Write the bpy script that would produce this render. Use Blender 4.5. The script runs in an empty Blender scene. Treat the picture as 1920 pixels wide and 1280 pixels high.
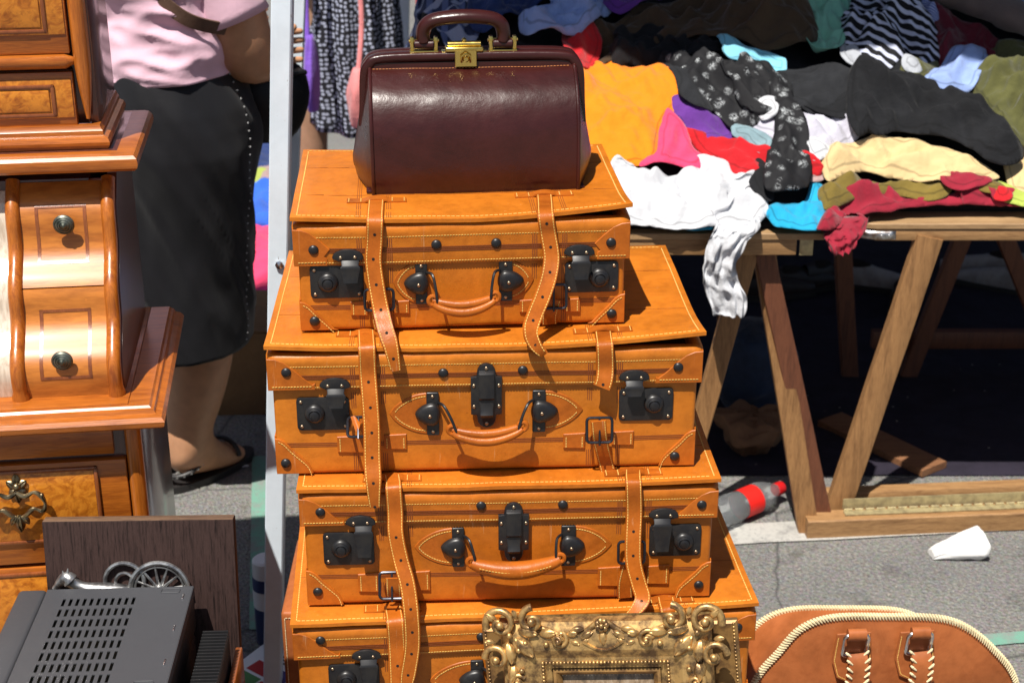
import bpy, bmesh, math, random
import numpy as np
from mathutils import Vector, Matrix, noise
random.seed(7); np.random.seed(7)
R = math.radians; PI = math.pi
SC = bpy.context.scene
COL = SC.collection

# ------------------------------------------------------------------ camera
CAM_H = 1.73; FPX = 2870.0; PITCH = R(22.63)
cam_d = bpy.data.cameras.new('camera'); cam = bpy.data.objects.new('camera', cam_d); COL.objects.link(cam)
cam.location = (0, 0, CAM_H); cam.rotation_euler = (R(90) - PITCH, 0, 0)
cam_d.sensor_width = 36; cam_d.lens = 36 * FPX / 1920; cam_d.clip_end = 400; cam_d.clip_start = .05
cam_d.dof.use_dof = True; cam_d.dof.focus_distance = 2.15; cam_d.dof.aperture_fstop = 8
SC.camera = cam
# ------------------------------------------------------------------ sky, sun, exposure
SUN_K = (0.21, 0.44)                 # how far light travels in x and y while it falls by one
kx, ky = SUN_K
elev = math.atan(1 / math.hypot(kx, ky)); az = math.atan2(-kx, -ky)   # bearing of the sun, from +Y towards +X
world = bpy.data.worlds.new('World'); SC.world = world; world.use_nodes = True
wn = world.node_tree; bg = wn.nodes['Background']
sky = wn.nodes.new('ShaderNodeTexSky'); sky.sky_type = 'NISHITA'; sky.sun_disc = False
sky.sun_elevation = elev; sky.sun_rotation = az; sky.air_density = 1.0; sky.dust_density = 1.5
wn.links.new(sky.outputs[0], bg.inputs[0]); bg.inputs[1].default_value = 0.055
sun_d = bpy.data.lights.new('sun', 'SUN'); sun_d.energy = 5.0; sun_d.angle = R(.53); sun_d.color = (1, .95, .87)
sun = bpy.data.objects.new('sun', sun_d); COL.objects.link(sun)
sun.rotation_euler = Vector((kx, ky, -1)).to_track_quat('-Z', 'Y').to_euler(); sun.location = (-2, -4, 8)
SC.view_settings.view_transform = 'Standard'; SC.view_settings.look = 'None'; SC.view_settings.exposure = 0.38
SC.view_settings.gamma = 1
SC.render.engine = 'CYCLES'; SC.cycles.use_denoising = True
try: SC.cycles.denoiser = 'OPENIMAGEDENOISE'
except Exception: pass
SC.cycles.max_bounces = 6; SC.cycles.diffuse_bounces = 3; SC.cycles.glossy_bounces = 3

# ------------------------------------------------------------------ pixel (1920x1280) -> direction -> point
cP, sP = math.cos(PITCH), math.sin(PITCH)
def ray(px, py):
    a = (px - 960) / FPX; b = (640 - py) / FPX
    return Vector((a, cP + b * sP, -sP + b * cP))
def at_z(px, py, z):
    d = ray(px, py); t = (z - CAM_H) / d.z
    return Vector((d.x * t, d.y * t, z))
def at_y(px, py, y):
    d = ray(px, py); t = y / d.y
    return Vector((d.x * t, y, CAM_H + d.z * t))

# ------------------------------------------------------------------ mesh helpers
def mk(verts, faces, smooth=True, ang=40):
    me = bpy.data.meshes.new('mesh'); me.from_pydata([tuple(v) for v in verts], [], faces)
    me.update(); fin(me, smooth, ang); return me
def fin(me, smooth=True, ang=40):
    if smooth:
        me.polygons.foreach_set('use_smooth', [True] * len(me.polygons))
        if ang < 179: me.set_sharp_from_angle(angle=R(ang))
    return me
def b2m(bm, smooth=True, ang=40):
    bmesh.ops.recalc_face_normals(bm, faces=bm.faces)
    me = bpy.data.meshes.new('mesh'); bm.to_mesh(me); bm.free(); return fin(me, smooth, ang)
def obj(name, me, mat=None, parent=None, loc=(0, 0, 0), rot=(0, 0, 0), scale=None):
    o = bpy.data.objects.new(name, me); COL.objects.link(o)
    if name in ('stitching', 'tooling', 'punched_holes'): o['kind'] = 'stuff'
    if mat is not None and not me.materials: me.materials.append(mat)
    o.location = loc; o.rotation_euler = rot
    if scale is not None: o.scale = scale
    if parent is not None: o.parent = parent
    return o
def empty(name, loc=(0, 0, 0), rz=0.0, rot=None):
    o = bpy.data.objects.new(name, None); COL.objects.link(o); o.location = loc
    o.rotation_euler = rot if rot is not None else (0, 0, rz); o.empty_display_size = .05
    return o
def tag(o, label, cat, group=None):
    o['label'] = label; o['category'] = cat
    if group: o['group'] = group
    return o
def structure(o):
    o['kind'] = 'structure'; return o
class MB:
    """collects verts and faces into one mesh"""
    def __init__(s): s.v = []; s.f = []
    def add(s, v, f):
        n = len(s.v); s.v += [tuple(q) for q in v]; s.f += [tuple(i + n for i in q) for q in f]; return s
    def box(s, c, size, M=None):
        x, y, z = [q / 2 for q in size]
        P = [Vector((i * x, j * y, k * z)) for k in (-1, 1) for j in (-1, 1) for i in (-1, 1)]
        if M is not None: P = [M @ p for p in P]
        c = Vector(c)
        return s.add([p + c for p in P], [(0, 2, 3, 1), (4, 5, 7, 6), (0, 1, 5, 4), (2, 6, 7, 3), (0, 4, 6, 2), (1, 3, 7, 5)])
    def tube(s, path, rad, seg=8, closed=False, cap=True, flat=1.0, up=None):
        path = [Vector(p) for p in path]; n = len(path)
        rad = rad if hasattr(rad, '__len__') else [rad] * n
        rings = []; prev = None
        for i, p in enumerate(path):
            if closed: t = path[(i + 1) % n] - path[i - 1]
            else: t = path[min(i + 1, n - 1)] - path[max(i - 1, 0)]
            t = t.normalized() if t.length > 1e-9 else Vector((0, 0, 1))
            if prev is None:
                a = Vector(up) if up else (Vector((0, 0, 1)) if abs(t.z) < .9 else Vector((1, 0, 0)))
                nrm = (a - t * a.dot(t)).normalized()
            else:
                nrm = prev - t * prev.dot(t)
                nrm = nrm.normalized() if nrm.length > 1e-6 else prev
            prev = nrm; bn = t.cross(nrm)
            rings.append([p + (nrm * math.cos(2 * PI * k / seg) * flat + bn * math.sin(2 * PI * k / seg)) * rad[i] for k in range(seg)])
        return s.loft(rings, closed, cap)
    def loft(s, rings, closed=False, cap=True):
        n = len(rings); seg = len(rings[0]); f = []
        for i in range(n if closed else n - 1):
            for k in range(seg):
                a = i * seg + k; b = i * seg + (k + 1) % seg; j = (i + 1) % n
                f.append((a, b, j * seg + (k + 1) % seg, j * seg + k))
        if cap and not closed:
            f.append(tuple(range(seg))[::-1]); f.append(tuple((n - 1) * seg + k for k in range(seg)))
        return s.add([v for r in rings for v in r], f)
    def grid(s, P):
        n, m = len(P), len(P[0])
        return s.add([q for r in P for q in r], [(i * m + j, i * m + j + 1, (i + 1) * m + j + 1, (i + 1) * m + j) for i in range(n - 1) for j in range(m - 1)])
    def lathe(s, prof, seg=20, M=None, c=(0, 0, 0)):
        rings = []
        for r, z in prof:
            ring = [Vector((r * math.cos(2 * PI * k / seg), r * math.sin(2 * PI * k / seg), z)) for k in range(seg)]
            if M is not None: ring = [M @ q for q in ring]
            rings.append([q + Vector(c) for q in ring])
        return s.loft(rings)
    def ball(s, c, r, seg=10, rings=6, M=None):
        r = Vector(r) if hasattr(r, '__len__') else Vector((r, r, r)); out = []
        for i in range(rings + 1):
            th = PI * i / rings; sr = max(math.sin(th), .02)
            ring = [Vector((r.x * sr * math.cos(2 * PI * k / seg), r.y * sr * math.sin(2 * PI * k / seg), -r.z * math.cos(th))) for k in range(seg)]
            if M is not None: ring = [M @ q for q in ring]
            out.append([q + Vector(c) for q in ring])
        return s.loft(out)
    def mesh(s, smooth=True, ang=40): 
        bm = bmesh.new(); me = bpy.data.meshes.new('t'); me.from_pydata(s.v, [], s.f); bm.from_mesh(me); bpy.data.meshes.remove(me)
        return b2m(bm, smooth, ang)
def rbox(w, d, h, bev=.004, seg=2, cuts=0, fn=None):
    """rounded box, x centred, y 0..d, z 0..h"""
    bm = bmesh.new(); bmesh.ops.create_cube(bm, size=1)
    for v in bm.verts: v.co = Vector((v.co.x * w, (v.co.y + .5) * d, (v.co.z + .5) * h))
    if cuts: bmesh.ops.subdivide_edges(bm, edges=bm.edges[:], cuts=cuts, use_grid_fill=True)
    if bev:
        es = [e for e in bm.edges if len(e.link_faces) == 2 and e.calc_face_angle(0) > 1]
        bmesh.ops.bevel(bm, geom=es, offset=bev, segments=seg, profile=.5, affect='EDGES', clamp_overlap=True)
    if fn:
        for v in bm.verts: v.co = fn(v.co)
    return b2m(bm)
def plate(outline, th, bev=.0008, seg=1, ang=35):
    """outline [(x,z)] as a slab: back at y=0, front at y=-th"""
    bm = bmesh.new(); vs = [bm.verts.new((x, 0, z)) for x, z in outline]
    f = bm.faces.new(vs); r = bmesh.ops.extrude_face_region(bm, geom=[f])
    nv = [g for g in r['geom'] if isinstance(g, bmesh.types.BMVert)]
    for v in nv: v.co.y -= th
    if bev:
        ed = [e for e in bm.edges if all(abs(v.co.y + th) < 1e-7 for v in e.verts)]
        bmesh.ops.bevel(bm, geom=ed, offset=bev, segments=seg, profile=.5, affect='EDGES')
    return b2m(bm, True, ang)
def cr(pts, n=6, closed=False):
    """Catmull-Rom through the points"""
    P = [Vector(p) for p in pts]; m = len(P); out = []
    for i in range(m if closed else m - 1):
        if closed: a, b, c, d = P[i - 1], P[i], P[(i + 1) % m], P[(i + 2) % m]
        else: a, b, c, d = P[max(i - 1, 0)], P[i], P[i + 1], P[min(i + 2, m - 1)]
        for k in range(n):
            t = k / n
            out.append(.5 * ((2 * b) + (c - a) * t + (2 * a - 5 * b + 4 * c - d) * t * t + (3 * b - a - 3 * c + d) * t ** 3))
    if not closed: out.append(P[-1])
    return out
def resample(path, step):
    path = [Vector(p) for p in path]; out = [path[0]]; acc = 0
    for a, b in zip(path, path[1:]):
        L = (b - a).length
        while L > 1e-9 and acc + L >= step:
            t = (step - acc) / L; a = a.lerp(b, t); out.append(a.copy()); L = (b - a).length; acc = 0
        acc += L
    return out
def stitches(mb, path, nrm=(0, -1, 0), step=.0046, ln=.0032, wd=.0010, hi=.0006, lift=.0004):
    """thread dashes along a path"""
    pts = resample(path, step)
    for a, b in zip(pts, pts[1:]):
        t = (b - a).normalized(); n = Vector(nrm); n = (n - t * n.dot(t)).normalized(); s = t.cross(n)
        M = Matrix((t, s, n)).transposed()
        mb.box(a.lerp(b, .5) + n * lift, (ln, wd, hi), M)
    return mb
def ribbon(path, width, th, wdirs=None, taper=None):
    """a strap along a path; width runs along wdir; returns mesh and the two edge lines, normals"""
    path = [Vector(p) for p in path]; n = len(path); rings = []; E0 = []; E1 = []; N = []; 
    for i, p in enumerate(path):
        t = (path[min(i + 1, n - 1)] - path[max(i - 1, 0)]).normalized()
        w = Vector(wdirs[i]) if wdirs else Vector((1, 0, 0))
        w = (w - t * w.dot(t)).normalized(); nr = t.cross(w).normalized()   # for a strap running down the front, points to -y
        hw = width / 2 * (taper[i] if taper else 1)
        rings.append([p - w * hw, p - w * (hw * .93) + nr * th, p + w * (hw * .93) + nr * th, p + w * hw])
        E0.append(p - w * hw * .78 + nr * th); E1.append(p + w * hw * .78 + nr * th); N.append(nr)
    mb = MB().loft(rings); return mb.mesh(True, 50), E0, E1, N

# ------------------------------------------------------------------ materials
def nt(name, col, rough=.5, metal=0.0, spec=.5):
    m = bpy.data.materials.new(name); m.use_nodes = True; n = m.node_tree; b = n.nodes['Principled BSDF']
    b.inputs['Base Color'].default_value = (*col, 1); b.inputs['Roughness'].default_value = rough
    b.inputs['Metallic'].default_value = metal; b.inputs['Specular IOR Level'].default_value = spec
    return m, n, b
def node(n, typ, **kw):
    q = n.nodes.new(typ)
    for k, v in kw.items(): setattr(q, k, v)
    return q
def coords(n, scale=(1, 1, 1), kind='Object'):
    tc = node(n, 'ShaderNodeTexCoord'); mp = node(n, 'ShaderNodeMapping'); n.links.new(tc.outputs[kind], mp.inputs[0])
    mp.inputs['Scale'].default_value = scale; return mp.outputs[0]
def noise_tex(n, vec, scale, detail=4, rough=.55, dist=0):
    q = node(n, 'ShaderNodeTexNoise'); q.inputs['Scale'].default_value = scale; q.inputs['Detail'].default_value = detail
    q.inputs['Roughness'].default_value = rough; q.inputs['Distortion'].default_value = dist
    n.links.new(vec, q.inputs['Vector']); return q.outputs['Fac']
def ramp(n, fac, stops):
    q = node(n, 'ShaderNodeValToRGB'); e = q.color_ramp.elements
    while len(e) < len(stops): e.new(.5)
    for s, (p, c) in zip(e, stops): s.position = p; s.color = (*c, 1) if len(c) == 3 else c
    n.links.new(fac, q.inputs[0]); return q.outputs[0]
def mixc(n, fac, a, b, blend='MIX'):
    q = node(n, 'ShaderNodeMix', data_type='RGBA', blend_type=blend)
    for inp, v in ((q.inputs[0], fac), (q.inputs[6], a), (q.inputs[7], b)):
        if isinstance(v, (int, float)): inp.default_value = v
        elif isinstance(v, tuple): inp.default_value = (*v, 1)
        else: n.links.new(v, inp)
    return q.outputs[2]
def bump(n, b, h, strength=.2, dist=.001, prev=None):
    q = node(n, 'ShaderNodeBump'); q.inputs['Strength'].default_value = strength; q.inputs['Distance'].default_value = dist
    n.links.new(h, q.inputs['Height'])
    if prev is not None: n.links.new(prev, q.inputs['Normal'])
    n.links.new(q.outputs[0], b.inputs['Normal']); return q.outputs[0]
def mul(c, k): return tuple(min(1, x * k) for x in c)
def leather(name, col, rough=.42, var=.35, grain=1.0, spec=.32, scratch=.16, stain=.55):
    m, n, b = nt(name, col, rough, 0, spec); v = coords(n)
    big = noise_tex(n, v, 9, 5, .6, .6); mid = noise_tex(n, v, 60, 4, .6)
    c = ramp(n, big, [(.25, mul(col, 1 - var)), (.5, col), (.78, mul(col, 1 + var * .7))])
    sp = ramp(n, mid, [(.3, (.82, .78, .72)), (.55, (1, 1, 1))])
    c = mixc(n, .8, c, sp, 'MULTIPLY')
    sc = noise_tex(n, coords(n, (1, 1, .06)), 140, 3, .7); scr = ramp(n, sc, [(.66, (0, 0, 0)), (.74, (1, 1, 1))])
    c = mixc(n, scr, c, mixc(n, scratch, c, (1, .75, .45)))
    st = noise_tex(n, v, 5.5, 6, .72, 1.2); c = mixc(n, stain, c, ramp(n, st, [(.30, (.50, .38, .30)), (.46, (.92, .88, .82)), (.6, (1, 1, 1))]), 'MULTIPLY')
    sp2 = noise_tex(n, v, 210, 2, .5); c = mixc(n, ramp(n, sp2, [(.72, (0, 0, 0)), (.78, (.6, .6, .6))]), c, mul(col, .45))
    n.links.new(c, b.inputs['Base Color'])
    r = node(n, 'ShaderNodeMapRange'); r.inputs['To Min'].default_value = rough - .1; r.inputs['To Max'].default_value = rough + .16
    n.links.new(big, r.inputs[0]); n.links.new(r.outputs[0], b.inputs['Roughness'])
    vo = node(n, 'ShaderNodeTexVoronoi'); vo.inputs['Scale'].default_value = 750; n.links.new(v, vo.inputs['Vector'])
    p = bump(n, b, vo.outputs['Distance'], .12 * grain, .0006)
    bump(n, b, noise_tex(n, v, 26, 5, .6), .35 * grain, .004, p)
    return m
def wood(name, c1, c2, scale=1.0, rough=.3, axis='X', burl=False, coat=.0, stretch=12):
    m, n, b = nt(name, c1, rough); s = {'X': (1, stretch, stretch), 'Y': (stretch, 1, stretch), 'Z': (stretch, stretch, 1)}[axis]
    if burl:
        v = coords(n, (1, 1, 1)); f = noise_tex(n, v, 34 * scale, 6, .62, 2.4); g = noise_tex(n, v, 90 * scale, 3, .5, .6)
        c = ramp(n, f, [(.28, mul(c2, .7)), (.42, c2), (.58, c1), (.75, mul(c1, 1.15))])
        c = mixc(n, .5, c, ramp(n, g, [(.35, (.45, .3, .2)), (.5, (1, 1, 1))]), 'MULTIPLY')
    else:
        v = coords(n, s); f = noise_tex(n, v, 6 * scale, 6, .65, .8); g = noise_tex(n, v, 40 * scale, 3, .6)
        c = ramp(n, f, [(.3, c2), (.5, c1), (.72, mul(c1, 1.2))])
        c = mixc(n, .55, c, ramp(n, g, [(.35, (.55, .48, .42)), (.6, (1, 1, 1))]), 'MULTIPLY')
    w = noise_tex(n, coords(n), 30, 5, .7); 
    c = mixc(n, ramp(n, w, [(.68, (0, 0, 0)), (.76, (.5, .5, .5))]), c, mul(c1, 1.5))
    n.links.new(c, b.inputs['Base Color']); bump(n, b, g, .12, .0012)
    b.inputs['Coat Weight'].default_value = coat; b.inputs['Coat Roughness'].default_value = .12
    return m
def fabric(name, col, rough=.85, var=.18, weave=900, sheen=.2, crump=.5):
    m, n, b = nt(name, col, rough, 0, .25); v = coords(n)
    c = ramp(n, noise_tex(n, v, 14, 4, .6), [(.3, mul(col, 1 - var)), (.7, mul(col, 1 + var))])
    at = node(n, 'ShaderNodeAttribute'); at.attribute_name = 'rim'; hem = ramp(n, at.outputs['Fac'], [(.19, (1, 1, 1)), (.215, (.55, .55, .55)), (.245, (.55, .55, .55)), (.27, (1, 1, 1))])
    c = mixc(n, .85, c, hem, 'MULTIPLY')
    n.links.new(c, b.inputs['Base Color']); b.inputs['Sheen Weight'].default_value = sheen
    p = bump(n, b, noise_tex(n, v, weave, 2, .5), .25, .0006); bump(n, b, noise_tex(n, v, 38, 5, .62, 1.2), crump, .006, p)
    return m
def metal(name, col, rough=.3, met=1.0, dirt=None):
    m, n, b = nt(name, col, rough, met); v = coords(n)
    f = noise_tex(n, v, 55, 5, .65)
    if dirt: n.links.new(ramp(n, f, [(.38, dirt), (.58, col)]), b.inputs['Base Color'])
    r = node(n, 'ShaderNodeMapRange'); r.inputs['To Min'].default_value = max(.05, rough - .12); r.inputs['To Max'].default_value = rough + .18
    n.links.new(f, r.inputs[0]); n.links.new(r.outputs[0], b.inputs['Roughness'])
    bump(n, b, noise_tex(n, v, 160, 3, .6), .1, .0006); return m
M = {}
M['tan'] = leather('tan_leather', (.52, .150, .011), .40, .36)
TANS = [leather('tan_leather_amber', (.55, .162, .012), .38, .26, stain=.35), leather('tan_leather_honey', (.56, .170, .014), .40, .28, stain=.4), leather('tan_leather_russet', (.52, .148, .012), .38, .28, stain=.4), leather('tan_leather_ochre', (.55, .164, .014), .40, .30, stain=.45), M['tan']]
M['tan2'] = leather('tan_leather_patch', (.47, .122, .010), .42, .38, stain=.7)
M['strap'] = leather('strap_leather', (.46, .118, .010), .36, .30, stain=.6)
M['bagred'] = leather('oxblood_leather', (.044, .0080, .0065), .27, .35, .8, .5, .0)
M['bagbrown'] = leather('saddle_leather', (.38, .115, .034), .45, .30, .7, .3, .05)
M['edge'] = leather('cut_leather_edge', (.52, .20, .06), .6, .3)
M['inside'] = nt('suitcase_lining', (.05, .018, .008), .8)[0]
M['tool'] = nt('tooled_line', (.20, .045, .008), .6)[0]
M['thread'] = fabric('waxed_thread', (.78, .50, .12), .7, .15)
M['cream'] = fabric('cream_lacing', (.72, .60, .36), .7, .2)
M['black'] = metal('black_lacquered_steel', (.009, .009, .011), .36, .0, (.020, .018, .017))
M['wire'] = metal('dark_steel_wire', (.05, .05, .06), .28, .8)
M['brass'] = metal('polished_brass', (.78, .56, .16), .2)
M['bronze'] = metal('bronze_screw', (.45, .33, .22), .35)
M['steel'] = metal('nickel', (.7, .7, .72), .22)
M['hole'] = nt('punched_hole', (.01, .004, .002), .9)[0]
# ================================================================== the setting
def asphalt():
    m, n, b = nt('worn_asphalt', (.2, .2, .2), .9, 0, .3); v = coords(n)
    ag = node(n, 'ShaderNodeTexVoronoi'); ag.inputs['Scale'].default_value = 150; n.links.new(v, ag.inputs['Vector'])
    c = ramp(n, noise_tex(n, v, 130, 5, .75), [(.28, (.11, .108, .105)), (.5, (.25, .245, .235)), (.72, (.44, .43, .40))])
    c = mixc(n, .55, c, mixc(n, .75, ag.outputs['Color'], (.75, .75, .75)), 'MULTIPLY')
    st = ramp(n, noise_tex(n, v, 1.7, 5, .65), [(.3, (.72, .72, .74)), (.62, (1.0, .99, .97))])
    c = mixc(n, .9, c, st, 'MULTIPLY')
    c = mixc(n, ramp(n, noise_tex(n, v, 330, 2, .6), [(.70, (0, 0, 0)), (.76, (.7, .7, .7))]), c, (.6, .58, .54))
    sp = ramp(n, noise_tex(n, v, 9, 4, .6), [(.28, (.55, .54, .53)), (.40, (1, 1, 1))]); c = mixc(n, .8, c, sp, 'MULTIPLY')
    wv = node(n, 'ShaderNodeMix', data_type='VECTOR'); wv.inputs[0].default_value = .06; nz = node(n, 'ShaderNodeTexNoise'); nz.inputs['Scale'].default_value = 5; n.links.new(v, nz.inputs['Vector']); n.links.new(v, wv.inputs[4]); n.links.new(nz.outputs['Color'], wv.inputs[5])
    ck = node(n, 'ShaderNodeTexVoronoi', feature='DISTANCE_TO_EDGE'); ck.inputs['Scale'].default_value = 1.5; n.links.new(wv.outputs[1], ck.inputs['Vector'])
    c = mixc(n, ramp(n, ck.outputs['Distance'], [(.0, (.75, .75, .75)), (.006, (0, 0, 0))]), c, (.05, .05, .05))
    n.links.new(c, b.inputs['Base Color'])
    bump(n, b, ag.outputs['Distance'], .9, .004, bump(n, b, noise_tex(n, v, 60, 6, .7), .6, .006)); return m
def paint(name, col):
    m, n, b = nt(name, col, .8, 0, .3); v = coords(n)
    a = noise_tex(n, v, 120, 5, .75); w = noise_tex(n, v, 14, 6, .7)
    c = mixc(n, ramp(n, a, [(.52, (0, 0, 0)), (.66, (.8, .8, .8))]), col, (.2, .2, .2))
    c = mixc(n, ramp(n, w, [(.5, (0, 0, 0)), (.64, (.75, .75, .75))]), c, (.24, .235, .225))
    n.links.new(c, b.inputs['Base Color']); bump(n, b, a, .5, .003); return m
M['asphalt'] = asphalt(); M['wpaint'] = paint('worn_white_paint', (.44, .43, .40)); M['gpaint'] = paint('worn_green_paint', (.16, .34, .26))
g = obj('ground', MB().grid([[(x, y, 0) for x in (-60, -4, 4, 60)] for y in (-30, -1, 8, 150)]).mesh(False), M['asphalt']); structure(g)
def marking(name, quad, mat):
    P = [Vector((p.x, p.y, .004)) for p in quad]; n = 14
    rows = [[P[0].lerp(P[1], t / n) for t in range(n + 1)], [P[3].lerp(P[2], t / n) for t in range(n + 1)]]
    for r in rows:
        for i, p in enumerate(r): r[i] = p + Vector((0, .006 * noise.noise(p * 23), 0))
    return structure(obj(name, MB().grid(rows).mesh(False), mat))
marking('parking_line', [at_z(1000, 1042, 0), at_z(2500, 966, 0), at_z(2500, 932, 0), at_z(1000, 1002, 0)], M['wpaint'])
marking('green_line', [at_z(1700, 1226, 0), at_z(2400, 1170, 0), at_z(2400, 1148, 0), at_z(1700, 1203, 0)], M['gpaint'])
marking('green_line', [at_z(468, 1180, 0), at_z(500, 1180, 0), at_z(503, 858, 0), at_z(473, 858, 0)], M['gpaint'])
marking('green_line', [at_z(380, 248, 0), at_z(760, 246, 0), at_z(760, 240, 0), at_z(380, 242, 0)], M['gpaint'])

# ------------------------------------------------------------------ stall canopy and posts
M['postpaint'] = None
def post_paint():
    m, n, b = nt('pale_blue_painted_steel', (.76, .86, .95), .35, 0, .5); v = coords(n, (1, 1, .25))
    f = noise_tex(n, v, 70, 6, .75); k = ramp(n, f, [(.66, (0, 0, 0)), (.70, (1, 1, 1))])
    g = ramp(n, noise_tex(n, coords(n), 12, 5, .65), [(.3, (.88, .88, .88)), (.6, (1, 1, 1))])
    n.links.new(mixc(n, k, mixc(n, 1.0, (.76, .86, .95), g, 'MULTIPLY'), (.26, .22, .17)), b.inputs['Base Color']); return m
M['postpaint'] = post_paint(); M['tarp'] = fabric('canopy_tarpaulin', (.10, .12, .20), .8, .1)
def post(px0, px1, y, half, ztop, label, name='stall_post'):
    """square post: px0 at the picture's top, px1 at its bottom edge, standing at distance y"""
    a = at_y(px0, 0, y); b = at_y(px1, 1280, y); d = (a - b).normalized()
    foot = a - d * (a.z / d.z); top = foot + d * ((ztop) / d.z)
    e = empty(name, foot); tag(e, label, 'post', 'stall posts')
    t = top - foot; rings = []
    for i in range(25):
        p = t * i / 24
        rings.append([p + Vector((sx * half, sy * half, 0)) for sx, sy in ((-1, -.86), (-.86, -1), (.86, -1), (1, -.86), (1, .86), (.86, 1), (-.86, 1), (-1, .86))])
    obj('shaft', MB().loft(rings).mesh(True, 30), M['postpaint'], e)
    obj('foot_plate', rbox(half * 3.4, half * 3.4, .006, .001), M['postpaint'], e, (0, -half * 1.7, 0))
    for z in (1.35, .86): obj('bolt', MB().lathe([(.007, 0), (.007, .004), (.003, .006)], 8, Matrix.Rotation(R(90), 3, 'X')).mesh(), M['steel'], e, tuple(t * (z / t.z) + Vector((half * .2, -half - .001, 0))))
    return foot, top
post(530, 512, 2.44, .0165, 2.6, 'scuffed pale blue stall post directly behind the suitcase stack')
post(562, 515, 3.62, .0135, 2.27, 'thin pale blue stall post beside the polka dot dress')
post(757, 735, 5.2, .02, 2.3, 'grey post under the red hanging cloth')
for x, y, lb in ((3.12, 3.0, 'pale post holding the front right corner of the awning'), (3.12, 5.25, 'pale post holding the rear right corner of the awning')):
    e = empty('stall_post', (x, y, 0)); tag(e, lb, 'post', 'stall posts')
    obj('shaft', rbox(.035, .035, 2.24, .003), M['postpaint'], e)
can = empty('stall_awning', (1.35, 2.92, 2.24)); tag(can, 'dark blue tarpaulin awning stretched above the clothes table', 'awning')
rows = [[(x, y * 2.4, .02 * math.sin(x * 4) * math.sin(PI * y) + .10 * y) for x in np.linspace(-1.86, 1.8, 24)] for y in np.linspace(0, 1, 14)]
obj('sheet', MB().grid(rows).mesh(), M['tarp'], can)
obj('front_bar', MB().tube([(-1.87, 0, -.012), (1.81, 0, -.012)], .012).mesh(), M['postpaint'], can)
rows = [[(x, 2.42 + .03 * math.sin(x * 7) + .02 * t, .09 - 2.28 * t) for x in np.linspace(-1.6, 1.8, 40)] for t in np.linspace(0, 1, 12)]
obj('added_back_sheet', MB().grid(rows).mesh(), M['tarp'], can)  # unseen sheet added to keep sky light from behind off the stall
obj('back_bar', MB().tube([(-1.87, 2.4, .088), (1.81, 2.4, .088)], .012).mesh(), M['postpaint'], can)

# ------------------------------------------------------------------ trestle tables
M['pine'] = wood('weathered_pine', (.36, .20, .082), (.22, .11, .042), 1.2, .6, 'X')
M['pineZ'] = wood('weathered_pine_upright', (.32, .165, .062), (.19, .09, .032), 1.2, .6, 'Z')
M['dkwood'] = wood('shade_dark_leg', (.16, .055, .025), (.09, .03, .015), 1.2, .6, 'Z')  # darker leg wood, shade under the tables put into the colour
M['ply'] = wood('plywood_top', (.42, .265, .13), (.28, .165, .075), 1.0, .6, 'X')
M['galv'] = metal('galvanised_bracket', (.55, .56, .58), .35, 1.0, (.28, .2, .15))
M['oldbrass'] = metal('tarnished_brass', (.52, .44, .24), .5, .5, (.34, .28, .16))
TZ = .72
def beam(name, a, b, w, d, mat, par, org, wdir=(1, 0, 0)):
    a, b = Vector(a) - org, Vector(b) - org; t = (b - a).normalized(); wv = Vector(wdir); wv = (wv - t * wv.dot(t)).normalized(); n = wv.cross(t)
    rings = []
    for k in range(9):
        p = a.lerp(b, k / 8); j = .0012 * noise.noise(p * 9)
        rings.append([p + wv * (w / 2 * i + j) + n * (d / 2 * q) for i, q in ((-1, -.88), (-.9, -1), (.9, -1), (1, -.88), (1, .88), (.9, 1), (-.9, 1), (-1, .88))])
    return obj(name, MB().loft(rings).mesh(True, 30), mat, par)
# the left table
o1 = Vector((.40, 3.0, 0)); t1 = tag(empty('trestle_table', o1), 'pine trestle table whose edge shows beside the top suitcase', 'table', 'trestle tables')
def top_slab(par, x0, x1, d, z, mat, corner=.0, th=.014):
    out = []
    if corner:
        for k in range(7): a = PI + PI / 2 * k / 6; out.append((x0 + corner + corner * math.cos(a), corner + corner * math.sin(a)))
    else: out.append((x0, 0))
    out += [(x1, 0), (x1, d), (x0, d)]
    bm = bmesh.new(); f = bm.faces.new([bm.verts.new((x, y, z)) for x, y in out]); r = bmesh.ops.extrude_face_region(bm, geom=[f])
    for v in r['geom']:
        if isinstance(v, bmesh.types.BMVert): v.co.z += th
    bmesh.ops.bevel(bm, geom=[e for e in bm.edges if abs(e.verts[0].co.z - e.verts[1].co.z) < 1e-6], offset=.0015, segments=1, affect='EDGES')
    return obj('table_top', b2m(bm), mat, par)
top_slab(t1, -.70, .245, .92, TZ - .014, M['ply'])
obj('apron', rbox(.90, .022, .034, .002), M['pine'], t1, (-.26, .004, TZ - .0485))
obj('bracket', rbox(.028, .003, .034, .001), M['oldbrass'], t1, (.21, .0025, TZ - .0485))
for (a, b, mt) in (((1408, 452), (1283, 905), 'pineZ'), ((1432, 470), (1528, 905), 'dkwood')):
    A = at_y(*a, 3.05); Bq = at_y(*b, 3.05); d = (Bq - A).normalized(); A = A - d * ((A.z - (TZ - .05)) / d.z); Bq = A - d * (A.z / d.z)
    beam('leg', A, Bq, .042, .024, M[mt], t1, o1)
for x0, x1 in ((-.20, -.27), (.52, .60)): beam('leg', (x0, 3.86, TZ - .02), (x1, 3.86, 0), .042, .024, M['dkwood'], t1, o1)
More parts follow.
